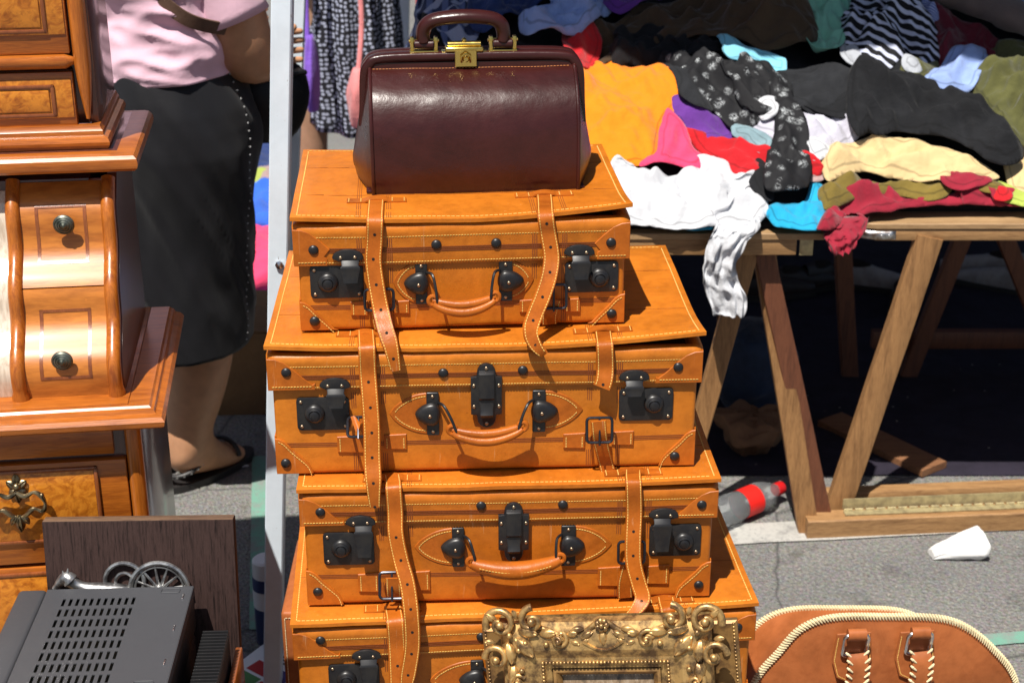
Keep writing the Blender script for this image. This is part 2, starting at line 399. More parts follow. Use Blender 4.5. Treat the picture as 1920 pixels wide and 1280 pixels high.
# the right table
o2 = Vector((.70, 3.07, 0)); t2 = tag(empty('trestle_table', o2), 'pine trestle table with a metal bracket on its rounded corner', 'table', 'trestle tables')
A = at_y(1603, 420, 3.07); TZ2 = A.z
top_slab(t2, A.x - o2.x, 1.5, .95, TZ2 - .012, M['ply'], .05, .012)
obj('apron', rbox(1.44, .03, .026, .003), M['pine'], t2, (A.x - o2.x + .045 + .72, .003, TZ2 - .0385))
br = obj('corner_bracket', MB().grid([[(.052 - .052 * math.cos(a) if i < 7 else .052 + (i - 6) * .012, .052 - .052 * math.sin(a) - .002 if i < 7 else -.0022, z) for i, a in enumerate([PI / 2 * .25 + PI / 2 * .75 * k / 6 for k in range(7)] + [0, 0, 0])] for z in (-.034, -.016)]).mesh(), M['galv'], t2, (A.x - o2.x, 0, TZ2))
br.modifiers.new('thick', 'SOLIDIFY').thickness = .003
for k in (0, 1): obj('screw', MB().lathe([(.003, 0), (.003, .0015), (.001, .002)], 8, Matrix.Rotation(R(90), 3, 'X')).mesh(), M['steel'], br, (.058 + .016 * k, -.0045, -.025))
fl = at_z(1519, 983, .025); fr = at_z(1925, 948, .025); YF = fl.y
beam('floor_rail', (fl.x - .012, YF, .024), (fl.x + 1.35, YF + .11, .024), .05, .046, M['pine'], t2, o2, (0, 1, 0))
beam('back_rail', (fl.x + .03, YF + .10, .03), (fl.x + 1.35, YF + .21, .03), .035, .055, M['pine'], t2, o2, (0, 1, 0))
h0 = Vector((fl.x + .075, YF - .006, .0495)); hinge = MB()
hinge.box(Vector((.5, .055, 0)), (1.0, .02, .002), Matrix.Rotation(math.atan2(.11, 1.35), 3, 'Z')).box(Vector((.5, .077, .012)), (1.0, .003, .024), Matrix.Rotation(math.atan2(.11, 1.35), 3, 'Z'))
for k in range(40): hinge.tube([(k * .025 + .003, .066 + k * .025 * .0815 - .04, .002), (k * .025 + .022, .066 + (k * .025 + .02) * .0815 - .04, .002)], .003, 6)
obj('piano_hinge', hinge.mesh(), M['oldbrass'], t2, h0 - o2)
Aup = at_y(1432, 462, YF + .03); Aup.z = TZ2 - .04
beam('leg', (fl.x, YF + .012, .0), (Aup.x, YF + .05, Aup.z), .046, .028, M['pineZ'], t2, o2)
Bd = at_y(1576, 938, YF + .05); Bu = at_y(1742, 447, YF + .06)
beam('brace', (Bd.x - .006, YF + .055, .03), (Bu.x, YF + .06, TZ2 - .03), .056, .026, M['pineZ'], t2, o2)
for a, b in (((1800, 455), (1738, 612)), ((1888, 455), (1962, 640)), ((1580, 470), (1590, 650))):
    P0 = at_y(*a, 3.9); P1 = at_y(*b, 3.9); d = (P1 - P0).normalized(); P0 = P0 - d * ((P0.z - TZ + .012) / d.z); P1 = P0 - d * (P0.z / d.z)
    beam('leg', P0, P1, .045, .03, M['dkwood'], t2, o2)
beam('stretcher', (1.0, 3.93, .1), (2.0, 3.93, .1), .03, .05, M['dkwood'], t2, o2, (0, 1, 0))
M['plank'] = wood('brown_plank', (.26, .12, .055), (.17, .075, .035), 1.2, .6, 'X')
q0, q1 = at_z(1556, 786, .012), at_z(1752, 880, .012)
bd = beam('loose_board', q0, q1, .088, .018, M['plank'], None, Vector(), (1, .9, 0)); bd.location.z = .001
tag(bd, 'short reddish brown board lying on the ground under the tables', 'board')
# ================================================================== the suitcases
CACHE = {}
def shared(key, fn):
    if key not in CACHE: CACHE[key] = fn()
    return CACHE[key]
def m_rivet(): return MB().lathe([(.0072, 0), (.0072, .0012), (.0060, .0030), (.0035, .0042), (.0008, .0046)], 16, Matrix.Rotation(R(90), 3, 'X')).mesh(True, 60)
def m_screw(): return MB().lathe([(.0026, 0), (.0025, .0010), (.0015, .0017), (.0003, .0019)], 10, Matrix.Rotation(R(90), 3, 'X')).mesh(True, 60)
def m_cyl(): return MB().lathe([(.0145, 0), (.0145, .002), (.0125, .005), (.0105, .006), (.0105, .008), (.0085, .0092), (.0068, .0085), (.0066, .0105), (.0045, .0115), (.0010, .0115)], 24, Matrix.Rotation(R(90), 3, 'X')).mesh(True, 40)
def m_key(): return plate([(.0009 * math.cos(a) * (1.6 if math.sin(a) > 0 else 1), .0032 * math.sin(a)) for a in [2 * PI * k / 12 for k in range(12)]], .0004, 0)
def rr(w, h, r, n=4):
    out = []
    for cx, cz, a0 in ((w / 2 - r, h / 2 - r, 0), (-w / 2 + r, h / 2 - r, 90), (-w / 2 + r, -h / 2 + r, 180), (w / 2 - r, -h / 2 + r, 270)):
        for k in range(n + 1): a = R(a0 + 90 * k / n); out.append((cx + r * math.cos(a), cz + r * math.sin(a)))
    return out
def m_lock(w, h): return plate(rr(w, h, .006), .0035, .0009, 2)
def m_hasp_top(): 
    out = [(.0215 * math.cos(R(a)), .012 * math.sin(R(a))) for a in range(-14, 195, 11)]
    return plate(out + [(-.013, -.0055), (.013, -.0055)], .004, .0015, 2)
def m_hasp_arm(L=.034):
    mb = MB(); prof = [(0, -.003, .0125), (-.006, -.0075, .0115), (-.009, -.009, .0135), (-.011, -.0088, .0138), (-L * .8, -.0100, .0105), (-L, -.0112, .0095)]
    rings = []
    for z, y, hw in prof: rings.append([(-hw, y + .003, z), (-hw, y + .0008, z), (-hw * .85, y, z), (hw * .85, y, z), (hw, y + .0008, z), (hw, y + .003, z)])
    return mb.loft(rings).mesh(True, 35)
def m_latch(): 
    # long scalloped plate with a hinged lever
    hw, hh = .0215, .043; out = []
    for k in range(9): a = R(180 * k / 8); out.append((.013 * math.cos(a), hh - .013 + .013 * math.sin(a)))
    out += [(-.0135, .026), (-hw, .025), (-hw, -.025), (-.0135, -.026)]
    for k in range(9): a = R(180 + 180 * k / 8); out.append((.013 * math.cos(a), -hh + .013 + .013 * math.sin(a)))
    out += [(.0135, -.026), (hw, -.025), (hw, .025), (.0135, .026)]
    return plate(out, .006, .0015, 2)
def m_latch_lever():
    rings = []
    for z, y, hw in ((.034, -.007, .010), (.031, -.012, .0105), (.0, -.0145, .0105), (-.004, -.0105, .0105), (-.016, -.0125, .0085), (-.022, -.0165, .009), (-.026, -.0135, .008), (-.030, -.007, .007)):
        rings.append([(-hw, -.004, z), (-hw, y + .001, z), (-hw * .8, y, z), (hw * .8, y, z), (hw, y + .001, z), (hw, -.004, z)])
    return MB().loft(rings).mesh(True, 35)
def buckle_mesh(w, h): 
    p = [(x, 0, z) for x, z in rr(w, h, .005, 3)]
    return MB().tube(p, .0022, 8, closed=True).mesh()

def suitcase(label, x, y, yaw, w, d, z0, z1, S, sag=.006, lift=(.004, .010)):
    root = tag(empty('suitcase', (x, y, z0), yaw), label, 'suitcase', 'tan leather suitcases in the stack')
    ux = Vector((math.cos(yaw), math.sin(yaw), 0)); uy = Vector((-math.sin(yaw), math.cos(yaw), 0)); O = Vector((x, y, z0)); H = z1 - z0
    Cc = Vector((0, 0, CAM_H))
    def F(px, py, off=-.006):
        """pixel -> local point on the plane y = -off"""
        dd = ray(px, py); t = ((O - Cc).dot(uy) - off) / dd.dot(uy); P = Cc + dd * t - O
        return Vector((P.dot(ux), -off, P.z))
    def T(px, py, zz=None):
        P = at_z(px, py, z1 if zz is None else z0 + zz) - O; return Vector((P.dot(ux), P.dot(uy), P.z))
    zs = S.get('zs'); zs = F(960, S['strip'][0]).z if zs is None else zs   # lower edge of the lid band
    tp = .006; zr = H - .0145                                         # top of the lid band
    wb, ws = w - .015, w - .007; ys, yb = .0055, .0095; TM = TANS[S.get('tone', 4)]                  # half-insets of band and body
    def bow(v):                                                        # slumped, hand-made look
        q = Vector(v); k = 1 - (2 * q.x / w) ** 2
        q.y += -.0025 * k * (1 if q.y < d / 2 else -1) * math.sin(PI * max(0, min(1, q.z / H)))
        q.z += .0016 * noise.noise(Vector((q.x * 7 + x * 9, q.y * 5, z0 * 5)))
        return q
    def panel(v):
        q = Vector(v); k = 1 - (2 * q.x / w) ** 2; f = max(0, 1 - q.y / (d * .35)) ** 2
        q.z -= sag * k * (.5 + .5 * f); q.z += f * (lift[0] if q.x < 0 else lift[1]) * abs(2 * q.x / w) ** 1.5 - .0015
        q.z += .0018 * noise.noise(Vector((q.x * 9 + z0, q.y * 8, 3)))
        q.y += .003 * noise.noise(Vector((q.x * 10, z1 * 3, 1))) * f
        return q
    body = obj('body', rbox(wb, d - 2 * yb, zs + .012, .006, 3, 10, bow), TM, root, (0, yb, 0))
    def bowl(v): q = bow(v); return q
    # lid band: walls with a soft rolled upper edge, open under the top panel
    prof = [(0.0, zs), (-.0012, zs + .003), (-.001, zs + .02), (-.0015, zr - .022), (-.0032, zr - .014), (-.0030, zr - .005), (.002, zr), (.010, zr + .001), (.014, zr - .004), (.016, zr - .03)]
    rings = []; corners = rr(ws, d - 2 * ys, .012, 4); cy = d / 2
    per = []
    for i in range(len(corners)):
        a = Vector(corners[i]); b = Vector(corners[(i + 1) % len(corners)]); m = max(1, int((b - a).length / .03))
        for k in range(m): per.append(a.lerp(b, k / m))
    npz = []
    for i in range(len(per)):
        t = (per[(i + 1) % len(per)] - per[i - 1]).normalized(); npz.append(Vector((t.y, -t.x)))
    for off, z in prof:
        ring = []
        for p, nn in zip(per, npz):
            q = p - nn * off; wv = .0022 * noise.noise(Vector((p.x * 14 + z1 * 7, p.y * 14, 0))) if z > zr - .012 else 0
            ring.append(bow(Vector((q.x, q.y + cy, z + wv))))
        rings.append(ring)
    lid = obj('lid', MB().loft(rings, cap=False).mesh(True, 60), TM, root)
    obj('lining', rbox(ws - .02, d - 2 * ys - .02, .004, 0), M['inside'], lid, (0, ys + .01, zr - .020))
    # top panel
    top = obj('top_panel', rbox(w, d, tp, .0022, 2, 14, lambda v: panel(v)), TM, root, (0, 0, H - tp))
    def ptop(px_, py_): q = panel(Vector((px_, py_, tp))); return q + Vector((0, 0, H - tp))
    st = MB(); mgn = .009
    for a, b in (((-w / 2 + mgn, mgn), (w / 2 - mgn, mgn)), ((w / 2 - mgn, mgn), (w / 2 - mgn, d - mgn)), ((-w / 2 + mgn, mgn), (-w / 2 + mgn, d - mgn)), ((-w / 2 + mgn, d - mgn), (w / 2 - mgn, d - mgn))):
        stitches(st, [ptop(a[0] + (b[0] - a[0]) * k / 60, a[1] + (b[1] - a[1]) * k / 60) for k in range(61)], (0, 0, 1), .0066, .0048, .0013)
    obj('stitching', st.mesh(False), M['thread'], top, (0, 0, -(H - tp)))
    # band stitching and tooled lines
    def fr(xx, zz, lf=0): 
        base = ys if zz > zs - .0005 else yb
        q = bow(Vector((xx, base, zz))); q.y -= .0015 + lf if zz > zs - .0005 else lf; return q
    st = MB(); wl = ws / 2 - .006
    for zz in (zs + .005, zr - .018): stitches(st, [fr(-wl + 2 * wl * k / 40, zz, .0005) for k in range(41)], (0, -1, 0), .0040, .0027, .0009)
    obj('stitching', st.mesh(False), M['thread'], lid)
    tl = MB(); tb = MB()
    def line(mb, p, q, wd=.0011):
        t = (q - p); L = t.length; t.normalize(); n = Vector((0, -1, 0)); n = (n - t * n.dot(t)).normalized(); s = t.cross(n)
        mb.box(p.lerp(q, .5), (L, wd, .0004), Matrix((t, s, n)).transposed())
    zm = (zs + zr - .02) / 2
    for dz in (0, .0026, .0052):
        for k in range(12): line(tl, fr(-wl + wl / 6 * k, zm + dz, .0002), fr(-wl + wl / 6 * (k + 1), zm + dz, .0002))
        for k in range(12): line(tb, fr((-wb / 2 + .01) + (wb - .02) / 12 * k, zs * .33 + dz, .0002), fr((-wb / 2 + .01) + (wb - .02) / 12 * (k + 1), zs * .33 + dz, .0002))
    tpn = MB()
    for cx in S.get('tool', ()):
        xx = F(cx, S['strip'][0]).x
        for k in (-1, 0, 1):
            for sx in (-.021, .021):
                X = xx + sx + k * .0028
                line(tl, fr(X, zs + .002, .0002), fr(X, zr - .010, .0002)); line(tb, fr(X, .004, .0002), fr(X, zs - .006, .0002))
                for j in range(10): tpn.box((ptop(X, .004 + (d - .01) * j / 10) + ptop(X, .004 + (d - .01) * (j + 1) / 10)) / 2 + Vector((0, 0, .0002)), (.0007, (d - .01) / 10, .0004))
    obj('tooling', tl.mesh(False), M['tool'], lid); obj('tooling', tb.mesh(False), M['tool'], body, (0, -yb, 0))
    if tpn.v:
        for k in range(2):
            Y = d * (.30 + .4 * k)
            for j in range(14): tpn.box((ptop(-w / 2 + .01 + (w - .02) * j / 14, Y) + ptop(-w / 2 + .01 + (w - .02) * (j + 1) / 14, Y)) / 2 + Vector((0, 0, .0002)), ((w - .02) / 14, .0007, .0004))
        obj('tooling', tpn.mesh(False), M['tool'], top, (0, 0, -(H - tp)))
    # corner patches of lid and body
    pw = S.get('patch', .058); ph = zr - zs - .006; bh = S.get('lowpatch', .050)
    for s in (-1, 1):
        base = [(0, ph), (.012, ph - .001), (.024, ph - .006), (.038, ph - .018), (.050, ph - .030), (pw - .004, ph - .040), (pw, max(.010, ph - .050)), (pw, 0), (0, 0)]
        out = [(s * (a - ws / 2 - .0012) * -1 * -1 if False else (-s) * (ws / 2 + .0012 - a) * -1, zs + .0004 + b) for a, b in base]
        me = plate(out if s > 0 else out, .0022, .0008, 1); p = obj('corner_patch', me, M['tan2'], root, (0, ys - .0018, 0))
        sp = MB(); stitches(sp, [Vector((s * (ws / 2 - a), -.0024, zs + .006)) for a in np.linspace(.004, pw - .002, 12)], (0, -1, 0), .0043, .003, .0010); obj('stitching', sp.mesh(False), M['thread'], p)
        # the wrap around the side
        obj('corner_patch', rbox(.0022, .05, ph, .0008), M['tan2'], root, (s * (ws / 2 + .0010), ys + .002, zs + .0004))
        lo = [(0, bh), (.006, bh - .001), (.014, bh - .006), (.024, bh - .018), (.036, bh - .030), (.047, bh - .042), (.052, .0015), (0, .0015)]
        lp = obj('corner_patch', plate([(s * (wb / 2 + .0010 - a), b) for a, b in lo], .0024, .0008, 1), M['tan2'], root, (0, yb - .0004, 0))
        sp = MB(); stitches(sp, cr([Vector((s * (wb / 2 - a + .003), -.0026, b - .004)) for a, b in lo[1:7]], 5), (0, -1, 0), .0043, .003, .0010); obj('stitching', sp.mesh(False), M['thread'], lp)
        obj('corner_patch', rbox(.0022, .05, bh, .0008), M['tan2'], root, (s * (wb / 2 + .0008), yb + .002, .0015))
        mbp = MB().tube([(0, 0, 0), (0, 0, -.0022)], .008, 12)
    for px_, py_ in S.get('rivets', ()):
        q = F(px_, py_); lowr = q.z < zs - .004
        obj('rivet', shared('rivet', m_rivet), M['black'], root, (q.x, (yb if lowr else ys) - .0030, q.z))
    # locks
    for L in S.get('locks', ()):
        (ax, ay, bx, by), (kx_, ky_), (hx, hy), tail = L['plate'], L['key'], L['hasp'], L['tail']
        a, b = F(ax, ay, -yb), F(bx, by, -yb); c = (a + b) / 2; pw_, ph_ = abs(b.x - a.x), abs(a.z - b.z)
        lk = obj('lock_plate', m_lock(pw_, ph_), M['black'], root, (c.x, yb - .0005, c.z))
        for i in (-1, 1):
            for j in (-1, 1): obj('screw', shared('screw', m_screw), M['bronze'], lk, (i * (pw_ / 2 - .0065), -.0033, j * (ph_ / 2 - .0065)))
        k = F(kx_, ky_, -yb + .005) - c; cyl = obj('key_cylinder', shared('cyl', m_cyl), M['black'], lk, (k.x, -.003, k.z))
        h = F(hx, hy, -ys + .003); hp = obj('hasp', shared('hasp', m_hasp_top), M['black'], root, (h.x, ys - .0030, h.z))
        for i in (-1, 1): obj('screw', shared('screw', m_screw), M['bronze'], hp, (i * .0098, -.0036, .0005))
        tz = F(hx, tail, -ys + .012).z; obj('hasp_arm', m_hasp_arm(max(.02, h.z - .004 - tz)), M['black'], hp, (L.get('dx', .0), -.001, -.004), (R(S.get('hasp_tilt', -3)), 0, 0))
    if 'latch' in S:
        a, b = F(*S['latch'][:2], -ys), F(*S['latch'][2:], -ys); c = (a + b) / 2
        lt = obj('centre_latch', shared('latch', m_latch), M['black'], root, (c.x, ys - .003, c.z), scale=(abs(b.x - a.x) / .043, 1, abs(a.z - b.z) / .086))
        obj('lever', shared('lever', m_latch_lever), M['black'], lt)
        for i, j in ((-.0172, .014), (.0172, .014), (-.0172, -.014), (.0172, -.014), (0, -.037), (0, .037)): obj('screw', shared('screw', m_screw), M['steel' if j < -.03 else 'bronze'], lt, (i, -.0056, j))
    # carrying handle
    if 'handle' in S:
        Hd = S['handle']; gy = Hd['gy']
        for s, side in ((-1, Hd['left']), (1, Hd['right'])):
            x0, x1, ya, yb_, cap, pad = side; a, b = F(x0, ya, -yb), F(x1, yb_, -yb); c = (a + b) / 2; mw, mh = abs(b.x - a.x), abs(a.z - b.z)
            pt = F(pad, (ya + yb_) / 2, -yb).x - c.x; n = 9; L = abs(pt); hh = mh * .46
            out = [(s * (mw * .35 + (L - mw * .35) * (1 - (1 - k / n) ** 1.0)), 0) for k in range(0)]
            out = []
            for k in range(n + 1):
                t = k / n; out.append((s * (mw * .3 + (L - mw * .3) * t), hh * (1 - t ** 2.0) ** .8 + .0012))
            for k in range(n, -1, -1):
                t = k / n; out.append((s * (mw * .3 + (L - mw * .3) * t) + (0.0005 if k == n else 0), -hh * (1 - t ** 2.0) ** .8 - .0012))
            pd = obj('handle_pad', plate(out, .0030, .001, 1), M['tan2'], root, (c.x, yb - .0004, c.z))
            sp = MB(); path = [Vector((s * (mw * .3 + (L - .006 - mw * .3) * k / n), -.0030, (hh - .0035) * (1 - (k / n) ** 2) ** .8)) for k in range(n + 1)]
            stitches(sp, path, (0, -1, 0), .0040, .0028, .001); stitches(sp, [Vector((q.x, q.y, -q.z)) for q in path], (0, -1, 0), .0040, .0028, .001); obj('stitching', sp.mesh(False), M['thread'], pd)
            # steel strap plate with pointed boss
            mp = obj('handle_mount', plate(rr(mw, mh, .002), .0032, .0006), M['black'], root, (c.x, yb - .0030, c.z))
            cl = abs(F(cap, (ya + yb_) / 2, -yb).x - c.x); bo = MB(); rings = []
            for sc, yy in ((1, -.002), (.96, -.0065), (.80, -.0095), (.45, -.0110), (.08, -.0114)):
                ring = []
                for k in range(20):
                    an = 2 * PI * k / 20; cx_, cz_ = math.cos(an), math.sin(an); xx = s * cx_
                    px_ = (cl if s * xx > 0 else mw * .62) * xx if True else 0
                    e = 1.0 - .28 * max(0, s * xx) ** 2
                    ring.append(Vector((px_ * sc, yy, mh * .27 * cz_ * e * sc)))
                rings.append(ring)
            obj('boss', bo.loft(rings).mesh(True, 50), M['black'], mp)
            obj('screw', shared('screw', m_screw), M['steel'], mp, (s * .004, -.0108, 0))
            for j in (-1, 1): obj('screw', shared('screw', m_screw), M['wire'], mp, (0, -.003, j * (mh / 2 - .006)))
        gl, gr = F(Hd['grip'][0], gy, .020), F(Hd['grip'][1], gy - Hd.get('slope', 8), .020)
        for s, e, side in ((-1, gl, Hd['left']), (1, gr, Hd['right'])):
            x0, x1, ya, yb_ = side[:4]; inn = F(x1 + 3 if s < 0 else x0 - 3, (ya + yb_) / 2 - 12, .002)
            e2 = e + Vector((-s * .006, 0, .004)); pth = cr([inn + Vector((-s * -.004, .006, .002)), inn + Vector((-s * .004, -.010, .004)), (inn + e2) / 2 + Vector((-s * .003, -.009, .002)), e2 + Vector((0, -.003, -.004)), e2 + Vector((-s * .002, .004, -.008))], 6)
            obj('handle_ring', MB().tube(pth, .0021, 8).mesh(), M['black'], root)
        n = 28; gp = MB(); gth = Hd.get('th', .0085); dbl = Hd.get('double', True); sag_ = Hd.get('droop', .010)
        def gc(t): 
            q = gl.lerp(gr, t); q.z -= sag_ * math.sin(PI * t) ** .8; q.y -= .006 * math.sin(PI * t); return q
        if dbl:
            for dz, dy in ((.0045, .002), (-.0055, -.002)):
                gp.tube([gc(t) + Vector((0, dy, dz * (.35 + .65 * math.sin(PI * min(1, max(0, t))) ** .5))) for t in np.linspace(0, 1, n)], [gth * (.45 + .55 * math.sin(PI * (t * .94 + .03)) ** .45) * .78 for t in np.linspace(0, 1, n)], 12)
        else: gp.tube([gc(t) for t in np.linspace(0, 1, n)], [gth * (.42 + .58 * math.sin(PI * (t * .94 + .03)) ** .6) for t in np.linspace(0, 1, n)], 14)
        hg = obj('handle_grip', gp.mesh(True, 70), M['strap'], root); sp = MB()
        stitches(sp, [gc(t) + Vector((0, -.0052 if dbl else -gth * .9, -.0006 if dbl else .003)) for t in np.linspace(.08, .92, 30)], (0, -1, 0), .0046, .0032, .001); obj('stitching', sp.mesh(False), M['thread'], hg)
        for e, s in ((gl, -1), (gr, 1)): obj('handle_loop', MB().tube([e + Vector((.006 * math.cos(a), 0, .002 + .0065 * math.sin(a))) for a in np.linspace(0, 2 * PI, 14)[:-1]], .0034, 8, closed=True).mesh(), M['strap'], hg)
    # straps, buckles, tabs
    for s_ in S.get('straps', ()):
        P = [T(px_, py_, H + .0012 - sag * .6) for px_, py_ in s_['top']]
        P += [F(px_, py_, o_) for px_, py_, o_ in s_['front']]
        path = cr(P, 7); n = len(path); wd_ = s_.get('w', .0235)
        wds = None
        if 'twist' in s_:
            wds = []
            for i in range(n):
                t = i / (n - 1); a = R(float(np.interp(t, [q[0] for q in s_['twist']], [q[1] for q in s_['twist']]))); wds.append((math.cos(a), math.sin(a), 0))
        tp_ = [1.0] * n
        if s_.get('point', True):
            for i in range(n):
                back = sum((path[j + 1] - path[j]).length for j in range(i, n - 1))
                tp_[i] = min(1, .62 + .38 * back / .045)
        me, E0, E1, N = ribbon(path, wd_, .0028, wds, tp_)
        sp_o = obj('strap', me, M['strap'], root); sp = MB()
        for E in (E0, E1):
            for i in range(0, n - 1):
                pass
            pts = resample(E, .0043); 
            for a, b in zip(pts, pts[1:]):
                j = min(range(n), key=lambda k: (E[k] - a).length_squared); t = (b - a).normalized(); nn = N[j]; nn = (nn - t * nn.dot(t)).normalized()
                sp.box(a.lerp(b, .5) + nn * .0003, (.0029, .0010, .0007), Matrix((t, t.cross(nn), nn)).transposed())
        obj('stitching', sp.mesh(False), M['thread'], sp_o)
        pts = resample(path, .036)[3:]; hm = MB()
        for a in pts:
            j = min(range(n), key=lambda k: (path[k] - a).length_squared); nn = N[j]; q = nn.to_track_quat('Z', 'Y').to_matrix()
            hm.lathe([(.0022, .0028), (.0021, .0031), (.0002, .0031)], 10, q, a)
        if hm.v: obj('punched_holes', hm.mesh(), M['hole'], sp_o)
        # keeper loop on the top panel
        k0 = T(*s_['top'][0], H); lo = [Vector((k0.x + a, k0.y, 0)) for a in (-.042, -.020, -.013, 0, .013, .020, .042)]
        zz = [0.0006, .0008, .003, .0048, .003, .0008, .0006]
        kp = [Vector((q.x, q.y, ptop(q.x, min(d - .002, q.y)).z + dz)) for q, dz in zip(lo, zz)]
        km = MB(); rings = []
        for q in cr(kp, 4): rings.append([q + Vector((0, -.009, -.0012)), q + Vector((0, -.009, .0012)), q + Vector((0, .009, .0012)), q + Vector((0, .009, -.0012))])
        ko = obj('strap_keeper', km.loft(rings).mesh(True, 30), M['tan2'], root); sp = MB()
        for a in (-.039, -.022, .022, .039):
            z_ = ptop(k0.x + a, k0.y).z + .0022; stitches(sp, [Vector((k0.x + a, k0.y - .009 + .018 * k / 6, z_)) for k in range(7)], (0, 0, 1), .0042, .003, .001)
        obj('stitching', sp.mesh(False), M['thread'], ko)
    for bx_, by_, bw, bh_, tilt, off in S.get('buckles', ()):
        q = F(bx_, by_, off); bo = obj('buckle', buckle_mesh(bw, bh_), M['wire'], root, tuple(q), (R(tilt), 0, 0))
        obj('prong', MB().tube([(0, -.001, bh_ / 2), (0, -.003, 0), (0, -.002, -bh_ / 2 - .004)], .0016, 6).mesh(), M['wire'], bo)
    for ax, ay, bx_, by_ in S.get('tabs', ()):
        a, b = F(ax, ay, -yb), F(bx_, by_, -yb); c = (a + b) / 2; tw, th_ = abs(b.x - a.x), abs(a.z - b.z)
        tb_ = obj('strap_tab', plate([(-tw / 2, th_ * .45), (tw / 2, th_ * .5), (tw / 2, -th_ * .5), (-tw / 2, -th_ * .45)], .0028, .0009), M['tan2'], root, (c.x, yb - .0012, c.z)); sp = MB()
        for xx in (-tw / 2 + .004, tw / 2 - .004): stitches(sp, [Vector((xx, -.0028, -th_ * .42 + th_ * .84 * k / 5)) for k in range(6)], (0, -1, 0), .0042, .003, .0011)
        obj('stitching', sp.mesh(False), M['thread'], tb_)
    for pts in S.get('keepers', ()):                                   # strap ends caught in the buckles
        path = cr([F(a, b, o_) for a, b, o_ in pts], 6); me, E0, E1, N = ribbon(path, .022, .0028); ko = obj('buckle_strap', me, M['strap'], root); sp = MB()
        for E in (E0, E1): stitches(sp, E, (0, -1, 0), .0043, .003, .001)
        obj('stitching', sp.mesh(False), M['thread'], ko)
    return root, F, T

A_ = R
C1 = dict(tone=0, strip=(489,), tool=(703, 1030), patch=.046, lowpatch=.045, rivets=[(588, 467), (1145, 453), (818, 457), (930, 454), (590, 602), (1147, 588)],
  locks=[dict(plate=(580, 497, 683, 556), key=(615, 530), hasp=(652, 482), tail=530, dx=.003), dict(plate=(1059, 490, 1158, 545), key=(1124, 521), hasp=(1086, 473), tail=523, dx=.002)],
  handle=dict(left=(778, 802, 489, 567, 757, 737), right=(935, 960, 486, 561, 982, 1000), grip=(812, 928), gy=566, double=True, slope=7),
  straps=[dict(top=[(706, 372), (704, 395)], front=[(703, 414, .004), (702, 450, .004), (700, 488, .007), (705, 530, .014), (714, 580, .026), (722, 615, .046), (732, 646, .060), (737, 668, .064), (742, 694, .064)]),
          dict(top=[(1020, 362), (1022, 385)], front=[(1023, 404, .004), (1028, 440, .004), (1034, 480, .010), (1030, 515, .022), (1018, 553, .034), (1002, 592, .048), (994, 622, .062), (1004, 646, .068), (1022, 664, .072)], twist=[(0, 0), (.5, 0), (.8, 20), (1, -35)])],
  buckles=[(711, 562, .040, .030, -8, .004), (1038, 556, .036, .034, -10, .004)],
  tabs=[(657, 563, 690, 590), (738, 562, 768, 586), (974, 560, 1004, 584), (1057, 558, 1087, 583)],
  keepers=[[(708, 575, .002), (712, 600, -.002), (716, 616, -.004)], [(1038, 560, .003), (1030, 590, .0), (1030, 606, -.004)]])
C2 = dict(tone=1, strip=(722,), tool=(690, 1134), patch=.066, lowpatch=.058, rivets=[(537, 696), (1271, 686), (831, 697), (980, 692), (536, 868), (1265, 855)],
  locks=[dict(plate=(555, 744, 657, 803), key=(590, 776), hasp=(628, 722), tail=764, dx=.001), dict(plate=(1161, 727, 1260, 785), key=(1226, 757), hasp=(1189, 707), tail=742, dx=.0)],
  latch=(882, 678, 941, 796), handle=dict(left=(799, 824, 733, 812, 778, 730), right=(998, 1022, 729, 806, 1046, 1092), grip=(848, 980), gy=808, double=True, slope=7),
  straps=[dict(top=[(686, 622), (687, 640)], front=[(688, 655, .005), (690, 700, .004), (693, 740, .012), (697, 800, .022), (698, 860, .032), (700, 900, .045), (701, 925, .048), (703, 950, .048)], w=.0245),
          dict(top=[(1130, 618), (1132, 634)], front=[(1134, 650, .005), (1135, 688, .004), (1133, 712, .010), (1128, 726, .013)], w=.025, point=False)],
  buckles=[(672, 800, .030, .030, -50, .012), (1124, 806, .036, .036, -12, .012)],
  tabs=[(632, 815, 690, 846), (720, 812, 763, 840), (1056, 810, 1096, 838), (1147, 806, 1187, 832)],
  keepers=[[(1122, 788, .014), (1124, 812, .012), (1128, 836, .004), (1134, 860, -.004), (1140, 884, -.004)], [(662, 795, .014), (674, 792, .012), (686, 800, .006), (690, 815, -.002)]])
